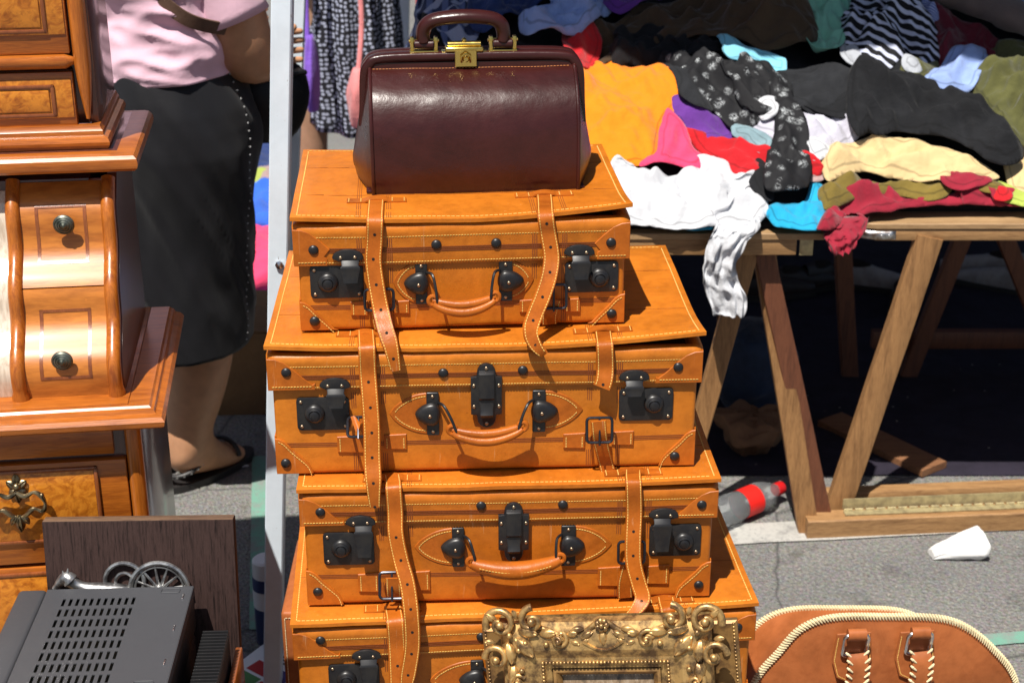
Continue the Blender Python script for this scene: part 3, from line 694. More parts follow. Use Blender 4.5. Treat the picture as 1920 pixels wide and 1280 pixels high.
C3 = dict(tone=2, strip=(976,), tool=(742, 1188), patch=.064, lowpatch=.060, rivets=[(601, 957), (1315, 943), (902, 945), (1055, 943), (596, 1109), (1310, 1096)],
  locks=[dict(plate=(605, 997, 703, 1055), key=(640, 1028), hasp=(676, 979), tail=1042, dx=.004), dict(plate=(1218, 982, 1312, 1038), key=(1282, 1015), hasp=(1244, 965), tail=1031, dx=-.002)],
  latch=(934, 938, 991, 1047), handle=dict(left=(847, 871, 986, 1058, 826, 777), right=(1052, 1078, 982, 1056, 1096, 1146), grip=(884, 1050), gy=1055, double=False, th=.0135, slope=7, droop=.012),
  straps=[dict(top=[(735, 893), (737, 905)], front=[(738, 918, .005), (741, 960, .005), (742, 1000, .012), (752, 1050, .018), (764, 1095, .032), (771, 1150, .045), (773, 1210, .048), (764, 1270, .050), (758, 1310, .050)], w=.0235),
          dict(top=[(1187, 884), (1187, 896)], front=[(1188, 910, .005), (1189, 960, .004), (1187, 1010, .014), (1188, 1055, .020), (1198, 1095, .026), (1205, 1122, .034), (1190, 1148, .046), (1170, 1166, .05)], w=.024, twist=[(0, 0), (.7, 0), (.85, -30), (1, -50)])],
  buckles=[(735, 1097, .036, .038, -25, .012), (1184, 1035, .038, .034, -8, .006)],
  tabs=[(671, 1072, 712, 1107), (765, 1068, 807, 1104), (1121, 1060, 1168, 1096), (1210, 1057, 1253, 1092)],
  keepers=[[(737, 1082, .014), (738, 1105, .012), (740, 1122, .002)], [(1182, 1050, .004), (1172, 1090, .0), (1172, 1118, -.004)]])
C4 = dict(tone=3, strip=(1217,), tool=(752, 1255), patch=.068, lowpatch=.06, rivets=[(601, 1197), (1382, 1172), (737, 1193), (902, 1190), (1120, 1184)],
  locks=[dict(plate=(615, 1244, 713, 1302), key=(650, 1273), hasp=(687, 1229), tail=1284, dx=.003), dict(plate=(1278, 1218, 1374, 1274), key=(1340, 1250), hasp=(1306, 1204), tail=1258, dx=.0)],
  handle=dict(left=(882, 906, 1234, 1304, 860, 805), right=(1090, 1114, 1226, 1296, 1136, 1190), grip=(920, 1078), gy=1302, double=False, th=.012, slope=7),
  straps=[dict(top=[(736, 1137), (738, 1148)], front=[(741, 1168, .005), (744, 1210, .005), (746, 1260, .012), (748, 1320, .016), (750, 1380, .016)], w=.026), dict(top=[(1248, 1122), (1250, 1133)], front=[(1254, 1148, .005), (1258, 1190, .005), (1262, 1250, .012), (1266, 1330, .014)], w=.026)])
suitcase('smallest tan leather suitcase at the top of the stack, under the dark red bag', -.068, 2.009, R(4.1), .472, .345, .911, 1.084, C1, .007, (.001, .010))
suitcase('tan leather suitcase second from the top, one strap ending short over its buckle', -.036, 1.961, R(2.7), .615, .405, .708, .911, C2, .006, (.002, .012))
suitcase('tan leather suitcase third from the top with a thick single roll handle', -.003, 1.929, R(2.5), .605, .372, .508, .708, C3, .003, (-.002, .002))
suitcase('widest tan leather suitcase, right behind the gilded picture frame', .022, 1.905, R(4.4), .686, .425, .303, .508, C4, .003, (.0, .001))
suitcase('lowest tan leather suitcase carrying the whole stack', .015, 1.95, R(3), .64, .38, .0, .303, dict(strip=(1400,), zs=.20))
# slim leather case standing on edge beside the stack
sx = at_y(527, 1135, 2.12)
sl = tag(empty('document_case', (sx.x + .026, 2.10, 0), R(1)), 'slim reddish leather case standing on edge between the stall post and the stack', 'case')
slb = obj('body', rbox(.048, .24, sx.z, .006, 3, 6), M['bagbrown'], sl); spm = MB()
stitches(spm, [Vector((-.018, -.0006, .02 + (sx.z - .03) * k / 30)) for k in range(31)], (0, -1, 0), .0052, .0038, .0012); stitches(spm, [Vector((-.018 + .036 * k / 8, -.0006, sx.z - .010)) for k in range(9)], (0, -1, 0), .0052, .0038, .0012)
obj('stitching', spm.mesh(False), M['cream'], slb)

# ================================================================== doctor's bag
bw2 = .143; BP = at_z(893, 356, 1.0835); 
bag = tag(empty('doctors_bag', (BP.x, BP.y, 1.0795), R(4.5)), 'dark oxblood leather doctor bag with brass clasp, standing on the top suitcase', 'handbag'); bag.scale = (1.03, 1.03, .87)
prof = cr([(0, 0, 0), (-.004, 0, .03), (-.002, 0, .085), (.006, 0, .125), (.022, 0, .158), (.046, 0, .180), (.068, 0, .192)], 5)   # (y,_,z)
D2 = .176
def bag_front(u, q, mirror=False):
    yy = q.x + .004 * (1 - (u * 2) ** 2) * -math.sin(PI * min(1, q.z / .19)); 
    return Vector((u * 2 * bw2, (D2 - yy) if mirror else yy, q.z + .0012 * noise.noise(Vector((u * 5, q.z * 30, 2)))))
fp = obj('front_panel', MB().grid([[bag_front(u, q) for u in np.linspace(-.5, .5, 26)] for q in prof]).mesh(True, 179), M['bagred'], bag)
obj('back_panel', MB().grid([[bag_front(u, q, True) for u in np.linspace(.5, -.5, 26)] for q in prof]).mesh(True, 179), M['bagred'], bag)
for s in (-1, 1):
    rows = []
    for q in prof:
        z = q.z; fl_ = .026 * max(0, 1 - abs(z - .035) / .16) ** 1.0 + .004; yf, yb3 = q.x, D2 - q.x; row = []
        for k in range(13):
            t = k / 12; tri = 1 - abs(2 * t - 1); row.append(Vector((s * (bw2 + fl_ * tri ** .8), yf + (yb3 - yf) * t, z + (.006 * tri if z < .02 else 0))))
        rows.append(row if s > 0 else row[::-1])
    obj('gusset', MB().grid(rows).mesh(True, 60), M['bagred'], bag)
    ed = [bag_front(s * .5, q) for q in prof]
    obj('piping', MB().tube([p + Vector((0, -.0005, 0)) for p in ed], .0028, 8).mesh(), M['bagred'], bag)
    obj('piping', MB().tube([bag_front(s * .5, q, True) for q in prof], .0028, 8).mesh(), M['bagred'], bag)
obj('base', rbox(bw2 * 2 + .02, D2 - .006, .006, .002), M['bagred'], bag, (0, .003, .0005))
sp = MB(); stitches(sp, [bag_front(u, prof[-2]) + Vector((0, -.0004, .0007)) for u in np.linspace(-.49, .49, 40)], (0, -.5, .8), .0046, .003, .0009); obj('stitching', sp.mesh(False), M['edge'], fp)
hw = .150
for jaw, yc in (('front', D2 / 2 - .011), ('rear', D2 / 2 + .011)):
    U = [(-hw - .004, yc, .095), (-hw - .002, yc, .13), (-hw, yc, .178), (-hw + .006, yc, .197), (-hw + .022, yc, .2065), (-.06, yc, .209), (.06, yc, .209), (hw - .022, yc, .2065), (hw - .006, yc, .197), (hw, yc, .178), (hw + .002, yc, .13), (hw + .004, yc, .095)]
    path = cr(U, 6); rings = []
    for i, p in enumerate(path):
        t = (path[min(i + 1, len(path) - 1)] - path[max(i - 1, 0)]).normalized(); n_ = Vector((0, 1, 0)).cross(t).normalized(); e = .0075
        rings.append([p + Vector((0, a * .0105, 0)) + n_ * b * e for a, b in ((-1, -.6), (-.75, -1), (.75, -1), (1, -.6), (1, .6), (.75, 1), (-.75, 1), (-1, .6))])
    obj('frame_jaw', MB().loft(rings).mesh(True, 50), M['bagred'], bag)
    rows = []
    for u in np.linspace(-.5, .5, 20): rows.append([bag_front(u, prof[-1], jaw == 'rear'), Vector((u * 2 * (hw - .014), yc - .0085 if jaw == 'front' else yc + .0085, .2005))])
    obj('collar', MB().grid(rows).mesh(), M['bagred'], bag)
    sp_ = []
yc = D2 / 2 - .011
for s in (-1, 1):
    mt = empty('handle_bracket', (s * .055 - .012, yc, .215)); mt.parent = bag
    obj('bracket_base', rbox(.040, .014, .004, .001), M['brass'], mt, (0, -.007, 0))
    for k in (-1, 1): obj('bracket_lug', rbox(.0055, .010, .023, .0015), M['brass'], mt, (k * .0165, -.005, .003))
    obj('bracket_pin', MB().tube([(-.021, 0, .019), (.021, 0, .019)], .0032, 8).mesh(), M['brass'], mt)
ha = [(-.067, yc, .230), (-.068, yc, .246), (-.063, yc - .002, .261), (-.048, yc - .004, .270), (-.012, yc - .006, .2745), (.024, yc - .004, .271), (.039, yc - .002, .262), (.0440, yc, .246), (.043, yc, .230)]
pa = cr(ha, 7); n = len(pa)
hnd = obj('handle', MB().tube(pa, [.0085 if i in (0, n - 1) else .0105 + .0028 * math.sin(PI * i / (n - 1)) for i in range(n)], 14, flat=.85).mesh(True, 70), M['bagred'], bag)
for e in (0, -1): obj('handle_loop', MB().tube([pa[e] + Vector((-.013, 0, -.002)), pa[e] + Vector((.013, 0, -.002))], .0088, 12).mesh(), M['bagred'], hnd)
cl = empty('clasp', (-.011, yc, .216)); cl.parent = bag; cl.scale = (.76, 1, .9)
obj('lock_bar', rbox(.070, .020, .010, .003, 3), M['brass'], cl, (0, -.011, 0)); obj('slide_bar', MB().tube([(-.030, -.002, .014), (.030, -.002, .014)], .0055, 12).mesh(), M['brass'], cl)
obj('end_plate', rbox(.084, .016, .003, .001), M['brass'], cl, (0, -.008, -.001)); obj('knob', MB().ball((0, -.002, .021), .0045).mesh(), M['brass'], cl)
obj('lock_face', plate(rr(.040, .030, .002), .004, .0008), M['brass'], cl, (.002, -.0115, -.010)); obj('staple', MB().tube([(.002 - .008, -.017, -.016), (.002 - .008, -.021, -.004), (.002, -.022, .002), (.002 + .008, -.021, -.004), (.002 + .008, -.017, -.016)], .0022, 8).mesh(), M['brass'], cl)
obj('staple_eye', MB().lathe([(.006, 0), (.006, .003), (.004, .005), (.001, .005)], 12, Matrix.Rotation(R(90), 3, 'X')).mesh(), M['brass'], cl, (.002, -.0155, -.010))
# ================================================================== the bureau
M['mahog'] = wood('polished_cherry', (.44, .125, .014), (.27, .062, .008), 1.0, .34, 'X', coat=.35)
M['mahogZ'] = wood('polished_cherry_upright', (.45, .13, .014), (.27, .062, .008), 1.0, .34, 'Z', coat=.35)
M['burl'] = wood('burl_veneer', (.66, .235, .022), (.50, .150, .012), 1.0, .32, burl=True, coat=.35)
M['drawer'] = wood('figured_veneer', (.52, .175, .026), (.36, .10, .013), .7, .42, 'X', coat=.15, stretch=5)
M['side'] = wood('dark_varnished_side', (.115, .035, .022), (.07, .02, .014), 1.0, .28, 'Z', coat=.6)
M['inlay'] = wood('dark_inlay', (.26, .075, .02), (.16, .04, .012), 1.0, .3, 'Z', coat=.6)
M['panel'] = wood('glare_pale_veneer', (.72, .62, .50), (.62, .50, .38), .5, .16, 'Z', coat=1.0)  # pale colour stands in for the white glare on the door
M['antique'] = metal('antique_brass', (.34, .27, .16), .34, 1.0, (.10, .08, .05))
M['pewter'] = metal('verdigris_knob', (.22, .23, .19), .42, .9, (.09, .10, .08))
DA = at_y(310, 805, 2.0); DB = at_z(346, 604, DA.z); dyaw = math.atan2(-(DB.x - DA.x), DB.y - DA.y); DEP = (DB - DA).length; DO = Vector((DA.x, DA.y, 0))
desk = tag(empty('bureau', DO, dyaw), 'polished cherry bureau with burl veneer drawers and curved middle section', 'bureau')
dux = Vector((math.cos(dyaw), math.sin(dyaw), 0)); duy = Vector((-math.sin(dyaw), math.cos(dyaw), 0)); _C = Vector((0, 0, CAM_H))
def D(px, py, yl):
    dd = ray(px, py); t = ((DO - _C).dot(duy) + yl) / dd.dot(duy); P = _C + dd * t - DO; return Vector((P.dot(dux), yl, P.z))
def Dz(px, py, z):
    P = at_z(px, py, z) - DO; return Vector((P.dot(dux), P.dot(duy), z))
W = .95; ZS = DA.z
def mould(prof, x0, x1, y0, y1, name, mat, par):
    """moulding with mitred right corner running along the front and the right side; prof = [(out, z)]"""
    rows = []
    for o, z in prof: rows.append([Vector((x0, y0 - o, z)), Vector((x0 * .5 + x1 * .5, y0 - o, z)), Vector((x1 + o, y0 - o, z)), Vector((x1 + o, y0 * .5 + y1 * .5, z)), Vector((x1 + o, y1, z))])
    return obj(name, MB().grid(rows).mesh(True, 28), mat, par)
mo = [(-.03, .030), (0, .030), (.003, .027), (.007, .026), (.009, .021), (.011, .020), (.018, .018), (.0225, .012), (.021, .004), (.016, 0), (-.03, 0)]
TOPZ = ZS + .030
obj('writing_top', rbox(W - .05, DEP - .03, .006, .001), M['mahog'], desk, (-(W) / 2 - .028, .028, TOPZ - .004))
mould([(o, ZS + z) for o, z in mo], -W, -.0225, .0225, DEP, 'top_moulding', M['mahog'], desk)
# ---- lower chest
cy_ = .045; cr_ = D(243, 900, cy_).x; ps = D(268, 900, cy_ - .012).x
obj('chest_carcass', rbox(W - .06, DEP - cy_ - .02, ZS - .006, .003), M['side'], desk, ((cr_ - W + .03) / 2 - .006, cy_ + .012, 0))
sd = obj('chest_side', rbox(.012, DEP - cy_ - .03, ZS - .004, .002), M['side'], desk, (ps - .006, cy_ + .02, 0))
obj('corner_column', MB().tube([(ps - .010, cy_ + .006, z) for z in np.linspace(0, ZS - .003, 12)], .0125, 14).mesh(), M['mahogZ'], desk)
obj('frieze', rbox(W - .1, .014, .052, .002), M['mahog'], desk, ((cr_ + (-W + .1)) / 2 - .05, cy_ - .001, ZS - .056))
for k, (zt, zb) in enumerate(((D(0, 868, cy_).z, D(0, 1058, cy_).z), (D(0, 1062, cy_).z, D(0, 1062, cy_).z - .155), (D(0, 1062, cy_).z - .16, D(0, 1062, cy_).z - .32))):
    dr = obj('chest_drawer', rbox(W - .13, .018, zt - zb - .003, .0025), M['mahog'], desk, (cr_ - (W - .13) / 2 - .002, cy_ - .004, zb))
    b0 = D(186, 875, cy_).x - (cr_ - (W - .13) / 2); hh = zt - zb - .003; wd = W - .13
    ow = b0; zl, zh = hh * .22, hh * .955
    obj('burl_panel', rbox(wd * .5 + ow - .012, .004, zh - zl - .012, .001), M['burl'], dr, ((-wd * .5 + ow) / 2 + .0, -.0032, zl + .006))
    for (a, b, c, d_) in ((-wd / 2 + .01, ow, zh - .006, zh), (-wd / 2 + .01, ow, zl, zl + .006), (ow - .006, ow, zl, zh)):
        obj('panel_bead', rbox(b - a, .006, d_ - c, .002, 2), M['inlay'], dr, ((a + b) / 2, -.005, c))
def leafm(L, w, curl=.3, th=.25):
    """a bent pointed leaf along +z, bulging to -y"""
    rows = []
    for i in range(9):
        t = i / 8; ww = w * math.sin(PI * (t * .92 + .06)) ** .8; row = []
        for j in range(7):
            u = (j - 3) / 3; row.append(Vector((u * ww, -curl * L * t * t - th * w * (1 - u * u) * math.sin(PI * min(1, t + .1)) + .12 * w * math.cos(u * PI * 2) , L * t)))
        rows.append(row)
    return rows
def add_leaf(mb, base, ang, L, w, curl=.2, th=.45, tilt=0):
    Mx = Matrix.Rotation(ang, 3, 'Y') @ Matrix.Rotation(tilt, 3, 'X'); base = Vector(base)
    rows = [[Mx @ p + base for p in r] for r in leafm(L, w, curl, th)]; mb.grid(rows); return mb
def pull(par, c):
    """a drop handle of leaf plate and swinging bail"""
    e = empty('drawer_pull', c); e.parent = par
    mb = MB()
    for a in (0, 50, -50, 180, 140, -140): add_leaf(mb, (0, -.002, 0), R(a), .024 if a in (0, 180) else .019, .007, .05, .5)
    mb.ball((0, -.006, .004), (.006, .005, .006))
    obj('pull_plate', mb.mesh(), M['antique'], e, (0, 0, .010))
    bl = MB()
    for s in (-1, 1):
        bl.tube(cr([(0, -.012, .008), (s * .012, -.014, .002), (s * .026, -.014, .008), (s * .036, -.014, .0), (s * .040, -.014, -.014), (s * .034, -.013, -.024), (s * .022, -.013, -.020), (s * .010, -.013, -.030), (0, -.013, -.034)], 6), [.0024 + .0016 * abs(math.sin(k * .28)) for k in range(49)], 8)
    add_leaf(bl, (0, -.013, -.028), R(180), .030, .008, .0, .6); add_leaf(bl, (.004, -.013, -.030), R(150), .018, .006, 0, .6); add_leaf(bl, (-.004, -.013, -.030), R(210), .018, .006, 0, .6)
    for s in (-1, 1): bl.ball((s * .036, -.014, .002), .0042)
    obj('bail', bl.mesh(), M['antique'], e)
pc = D(34, 925, cy_ - .008); pull(desk, pc)
# ---- curved middle section
yT = .205; zT = D(130, 330, yT).z; SH = zT - TOPZ
def sy(t):                                                             # 0 = bottom .. 1 = top
    return float(np.interp(t, [0, .10, .16, .20, .32, .37, .48, .53, .64, .69, .84, .89, 1.0], [.066, .060, .061, .066, .104, .112, .115, .122, .156, .163, .168, .176, .210]))
tt = np.linspace(0, 1, 41); kk = np.ones(3) / 3
syv = np.array([sy(t) for t in tt]); syv = np.convolve(np.pad(syv, 1, 'edge'), kk, 'valid')
def S2(t): return float(np.interp(t, tt, syv))
def col_x(pxt, pyt, pxb, pyb):
    return D(pxt, pyt, S2(.95)).x, D(pxb, pyb, S2(.03)).x
xr = (D(216, 345, S2(.95)).x + D(206, 745, S2(.03)).x) / 2; xl = (D(38, 345, S2(.95)).x + D(24, 745, S2(.03)).x) / 2
def s_strip(x0, x1, t0, t1, off, name, mat, par, th=.012, n=24):
    rows = []
    for t in np.linspace(t0, t1, n): rows.append([Vector((x0, S2(t) - off, TOPZ + SH * t)), Vector((x1, S2(t) - off, TOPZ + SH * t))])
    full = [[r[0] + Vector((0, th, 0))] + r + [r[1] + Vector((0, th, 0))] for r in rows]; m = MB().grid(full)
    for r in (full[0], full[-1]): m.add(r, [(0, 1, 2, 3)])
    return obj(name, m.mesh(True, 40), mat, par)
x1e = xr + .012
rings = [[Vector((x1e, S2(t) + .006, TOPZ + SH * t)), Vector((x1e, DEP - .02, TOPZ + SH * t)), Vector((x1e - .014, DEP - .02, TOPZ + SH * t)), Vector((x1e - .014, S2(t) + .006, TOPZ + SH * t))] for t in np.linspace(0, 1, 24)]
obj('curved_side', MB().loft(rings).mesh(True, 30), M['side'], desk)
obj('back_board', rbox(W - .1, .012, SH, .001), M['side'], desk, (-W / 2 - .02, DEP - .03, TOPZ))
obj('inner_case', rbox(W - .14, .18, SH - .004, .001), M['side'], desk, (-W / 2 - .03, .205, TOPZ))
for x in (xr, xl): obj('half_column', MB().tube([(x, S2(t) - .001, TOPZ + SH * t) for t in np.linspace(0, .985, 40)], [.0105 if t > .03 else .013 for t in np.linspace(0, .985, 40)], 14).mesh(), M['mahogZ'], desk)
zsplit = (D(120, 540, S2(.5)).z - TOPZ) / SH
for k, (t0, t1) in enumerate(((.008, zsplit - .004), (zsplit + .004, .975))):
    dr = s_strip(xl + .010, xr - .010, t0, t1, .0, 'curved_drawer', M['drawer'], desk); xm = (xl + xr) / 2; hwd = (xr - xl) * .27
    ta, tb = t0 + (t1 - t0) * .20, t0 + (t1 - t0) * .80
    for a, b in ((xm - hwd, xm - hwd + .005), (xm + hwd - .005, xm + hwd)): s_strip(a, b, ta, tb, .0007, 'inlay_band', M['inlay'], dr, .002, 12)
    for a, b in ((ta, ta + .014), (tb - .014, tb)): s_strip(xm - hwd, xm + hwd, a, b, .0009, 'inlay_band', M['inlay'], dr, .002, 4)
    tk = (D(120, 653 if k == 0 else 440, S2(.3)).z - TOPZ) / SH; kb = Vector((D(113 if k == 0 else 121, 653 if k == 0 else 440, S2(tk) - .02).x, S2(tk), TOPZ + SH * tk))
    obj('drawer_knob', MB().lathe([(.006, 0), (.005, .010), (.007, .013), (.0150, .015), (.0155, .018), (.013, .0205), (.0125, .0195), (.0095, .0215), (.009, .0205), (.006, .0225), (.0055, .0218), (.002, .0245), (.0005, .0245)], 24, Matrix.Rotation(R(97), 3, 'X')).mesh(True, 30), M['pewter'], dr, tuple(kb))
s_strip(xl - .40, xl - .010, .008, .94, -.008, 'door_panel', M['panel'], desk)
# ---- upper shelf and cabinet
yU = .150; zu = D(255, 324, yU).z; xu = D(258, 318, yU).x
mo2 = [(-.05, .026), (.0, .026), (.007, .0245), (.0115, .020), (.013, .013), (.0115, .006), (.007, .0015), (0, 0), (-.05, 0)]
mould([(o, zu + z) for o, z in mo2], -W, xu - .012, yU + .012, DEP, 'shelf_moulding', M['mahog'], desk); ZU = zu + .026
obj('shelf', rbox(W - .06, DEP - yU - .04, .012, .001), M['side'], desk, (xu - .03 - (W - .06) / 2, yU + .03, ZU - .0118))
obj('shelf_underside', rbox(W - .06, DEP - yU - .04, .006, .001), M['side'], desk, (xu - .03 - (W - .06) / 2, yU + .03, zu + .001))
yc2 = .190; xc = D(205, 298, yc2).x; 
mo3 = [(-.02, .034), (-.010, .034), (-.0085, .029), (-.006, .026), (-.0055, .020), (.001, .017), (.0035, .011), (.003, .006), (0, .001), (-.05, .001)]
mould([(o, ZU + z) for o, z in mo3], -W, xc, yc2, DEP, 'base_moulding', M['mahog'], desk)
xk = xc - .012; yk = yc2 + .014; HC = .46; z0 = ZU + .03
obj('cabinet_side', rbox(.012, DEP - yk - .012, HC, .002), M['side'], desk, (xk - .006, yk + .012, z0)); obj('cabinet_box', rbox(W - .10, DEP - yk - .03, HC - .004, .002), M['side'], desk, (xk - .014 - (W - .1) / 2, yk + .022, z0))
obj('cabinet_top', rbox(W - .04, DEP - yk + .03, .022, .004), M['mahog'], desk, (xk + .02 - (W - .04) / 2, yk - .02, z0 + HC))
obj('corner_column', MB().tube([(xk - .014, yk + .004, z) for z in np.linspace(z0 + .012, z0 + HC, 12)], [.003, .009] + [.0125] * 10, 14).mesh(), M['mahogZ'], desk)
xs = D(142, 200, yk).x
for yt, yb2, xe, kind in ((-260, -95, 60, 0), (-85, 103, 84, 0), (137, 272, 107, 1)):
    zt, zb = D(60, yt, yk).z, D(60, yb2, yk).z; zb = max(zb, z0 + .001); wd = W - .16
    dr = obj('cabinet_drawer', rbox(wd, .02, zt - zb, .002), M['mahog'], desk, (xs - wd / 2, yk, zb)); hh = zt - zb
    xe2 = D(xe, (yt + yb2) / 2, yk).x - (xs - wd / 2); a, b = (.22, .94) if kind == 0 else (.20, .79)
    obj('burl_border', rbox(wd * .5 + xe2 + .024, .003, hh * .70, .001), M['burl'], dr, ((-wd / 2 + xe2 + .024) / 2, -.0022, hh * (a - .02)))
    obj('burl_panel', rbox(wd * .5 + xe2 - .008, .005, hh * (b - a) - .016, .002), M['burl'], dr, ((-wd / 2 + xe2 - .008) / 2, -.005, hh * a + .008))
    for (q0, q1, c0, c1) in ((-wd / 2 + .01, xe2, hh * b - .006, hh * b), (-wd / 2 + .01, xe2, hh * a, hh * a + .006), (xe2 - .006, xe2, hh * a, hh * b)): obj('panel_bead', rbox(q1 - q0, .006, c1 - c0, .002, 2), M['inlay'], dr, ((q0 + q1) / 2, -.0055, c0))
zr_ = D(60, 120, yk - .012).z; xe = D(134, 120, yk - .012).x
obj('rail', MB().tube([(xe - .75, yk - .002, zr_), (xe - .010, yk - .002, zr_), (xe, yk + .004, zr_)], [.0105, .0105, .006], 14).mesh(), M['mahog'], desk)

# ================================================================== plaque, electronics
M['black_oak'] = wood('ebonised_oak', (.046, .027, .024), (.007, .005, .005), 3.2, .62, 'Z', stretch=16)
bo_ = M['black_oak'].node_tree.nodes['Principled BSDF']; bo_.inputs['Specular IOR Level'].default_value = .12
M['oakedge'] = wood('worn_board_edge', (.17, .10, .06), (.07, .04, .03), 2, .6, 'X')
M['silver'] = metal('pewter_relief', (.55, .55, .54), .34, .9, (.22, .21, .21))
M['greymetal'] = metal('grey_painted_casing', (.055, .057, .064), .48, .0); M['blackpl'] = metal('black_plastic', (.012, .012, .013), .4, 0.0)
M['circuit'] = fabric('circuit_innards', (.10, .09, .05), .6, .7)
CRZ = .32
cra = tag(empty('wooden_crate', (-.60, 1.55, 0), R(4)), 'wooden crate under the dark plaque and the electronics', 'crate')
for i in range(4):
    for yy in (0, .40): obj('slat', rbox(.50, .012, .072, .002), M['pine'], cra, (0, yy, .006 + i * .079))
for i in range(5): obj('top_board', rbox(.098, .41, .010, .002), M['ply'], cra, (-.2 + i * .1, .001, CRZ - .0105))
for sx_ in (-1, 1):
    for yy in (.014, .372): obj('corner_post', rbox(.026, .026, CRZ - .012, .002), M['pineZ'], cra, (sx_ * .225, yy, 0))
pa_, pb_ = at_y(85, 985, 1.93), at_y(439, 968, 1.93); pwid = (pb_ - pa_).length; ph2 = max(pa_.z, pb_.z) - CRZ - .004
pl = tag(empty('relief_plaque', ((pa_.x + pb_.x) / 2, 1.875, CRZ), rot=(R(-8.5), 0, R(1.5))), 'dark grained wood plaque with a silver wheel relief, leaning on the bureau', 'plaque')
obj('board', rbox(pwid, .020, ph2 + .004, .0018, 2), M['black_oak'], pl)
obj('top_edge', rbox(pwid - .002, .018, .0012, .0004), M['oakedge'], pl, (0, .001, ph2 + .0035))
rel = empty('carriage_relief', (-.036, -.001, ph2 - .099)); rel.parent = pl; rel.scale = (1.08, 1, 1.08)
wm = MB(); rw = .0385
wm.tube([(rw * math.cos(a), -.008, rw * math.sin(a)) for a in np.linspace(0, 2 * PI, 49)[:-1]], .0034, 8, closed=True).tube([((rw - .006) * math.cos(a), -.007, (rw - .006) * math.sin(a)) for a in np.linspace(0, 2 * PI, 49)[:-1]], .0016, 6, closed=True)
for k in range(12): a = 2 * PI * k / 12 + .13; wm.tube([(.006 * math.cos(a), -.008, .006 * math.sin(a)), ((rw - .004) * math.cos(a), -.006, (rw - .004) * math.sin(a))], [.0024, .0014], 6)
wm.ball((0, -.010, 0), (.0085, .007, .0085)).ball((0, -.016, 0), .004)
obj('wheel', wm.mesh(), M['silver'], rel, (.058, 0, 0)); wd2 = obj('rear_wheel', MB().tube([(.026 * math.cos(a), -.005, .026 * math.sin(a)) for a in np.linspace(0, 2 * PI, 33)[:-1]], .0030, 8, closed=True).tube([(.012 * math.cos(a), -.005, .012 * math.sin(a)) for a in np.linspace(0, 2 * PI, 25)[:-1]], .0022, 8, closed=True).mesh(), M['silver'], rel, (.012, 0, .012))
hb = MB(); hb.tube(cr([(.040, -.006, -.030), (.010, -.009, -.026), (-.018, -.010, -.022), (-.034, -.010, -.014), (-.043, -.010, -.006), (-.052, -.010, -.012), (-.060, -.009, -.022)], 5), [.010 + .002 * math.sin(k * .35) if k < 17 else max(.0045, .011 - .0006 * (k - 17)) for k in range(31)], 10)
hb.tube([(-.042, -.012, -.004), (-.040, -.012, .008)], [.003, .0008], 6).tube([(-.047, -.012, -.006), (-.047, -.012, .005)], [.003, .0008], 6)
hb.tube(cr([(-.03, -.012, -.022), (-.040, -.014, -.036), (-.028, -.013, -.05)], 5), .0035, 8).tube(cr([(.02, -.010, -.030), (.026, -.012, -.045), (.018, -.012, -.06)], 5), .004, 8)
obj('horse', hb.mesh(), M['silver'], rel, (-.020, 0, .026)); obj('shaft', MB().tube([(-.02, -.008, -.016), (.06, -.008, -.006), (.10, -.008, -.006)], .002, 6).mesh(), M['silver'], rel)
ZD = .567; qa, qb = at_z(36, 1112, ZD), at_z(362, 1098, ZD); dyw = math.atan2(qb.y - qa.y, qb.x - qa.x) ; dwv = (qb - qa).length; ddp = .27
dev = tag(empty('disc_player', qb + Vector((0, 0, -.066)), dyw - R(2)), 'grey metal player with rows of vent slots on its lid', 'electronics')
def cells(w, d, xs_, ys_, hole):
    mb = MB(); nx, ny = len(xs_), len(ys_)
    vs = [(x, y, 0) for y in ys_ for x in xs_]; fs = [(j * nx + i, j * nx + i + 1, (j + 1) * nx + i + 1, (j + 1) * nx + i) for j in range(ny - 1) for i in range(nx - 1) if not hole(i, j)]
    return mb.add(vs, fs).mesh(False)
xa, xb = -dwv + .068, -dwv + .165; ncol, nrow = 11, 8; px_ = (xb - xa) / (ncol - 1); y1_, y0_ = -.022, -.022 - .0265 * nrow
XS = [-dwv + .038]; 
for k in range(ncol): XS += [xa + k * px_ - .0021, xa + k * px_ + .0021]
XS += [0.0]; YS = [-ddp]
for k in range(nrow): YS += [y0_ + k * .0265 + .004, y0_ + k * .0265 + .0225]
YS += [0.0]
lidm = obj('vented_lid', cells(0, 0, XS, YS, lambda i, j: i % 2 == 1 and j % 2 == 1), M['greymetal'], dev, (0, 0, .066)); sm = lidm.modifiers.new('thick', 'SOLIDIFY'); sm.thickness = .0015; sm.offset = -1
obj('casing', rbox(dwv, ddp - .002, .052, .002), M['blackpl'], dev, (-dwv / 2, -ddp + .001, 0)); obj('innards', rbox(.12, .22, .004, 0), M['circuit'], dev, (-dwv + .12, -ddp + .03, .0525))
for s_, l_ in (((-.0009, -ddp / 2), (.0018, ddp)),): obj('lid_flange', rbox(.0018, ddp, .014, .0004), M['greymetal'], dev, (.0002, -ddp, .0515))
obj('lid_flange', rbox(dwv - .04, .0016, .014, .0004), M['greymetal'], dev, (-(dwv - .04) / 2, -.0008, .0515))
obj('front_bezel', rbox(.040, ddp + .002, .067, .006, 3), M['greymetal'], dev, (-dwv + .0175, -ddp - .001, 0))
for yy in (-.035, -.115, -.195): obj('lid_clip', rbox(.0022, .014, .0012, .0004), M['steel'], dev, (-.010, yy, .066))
for yy in (-.012, -.235): obj('lid_emboss', MB().tube([(x, y, 0) for x, y in rr(.026, .010, .002, 2)], .0007, 6, closed=True).mesh(), M['greymetal'], dev, (-.030, yy, .0665))
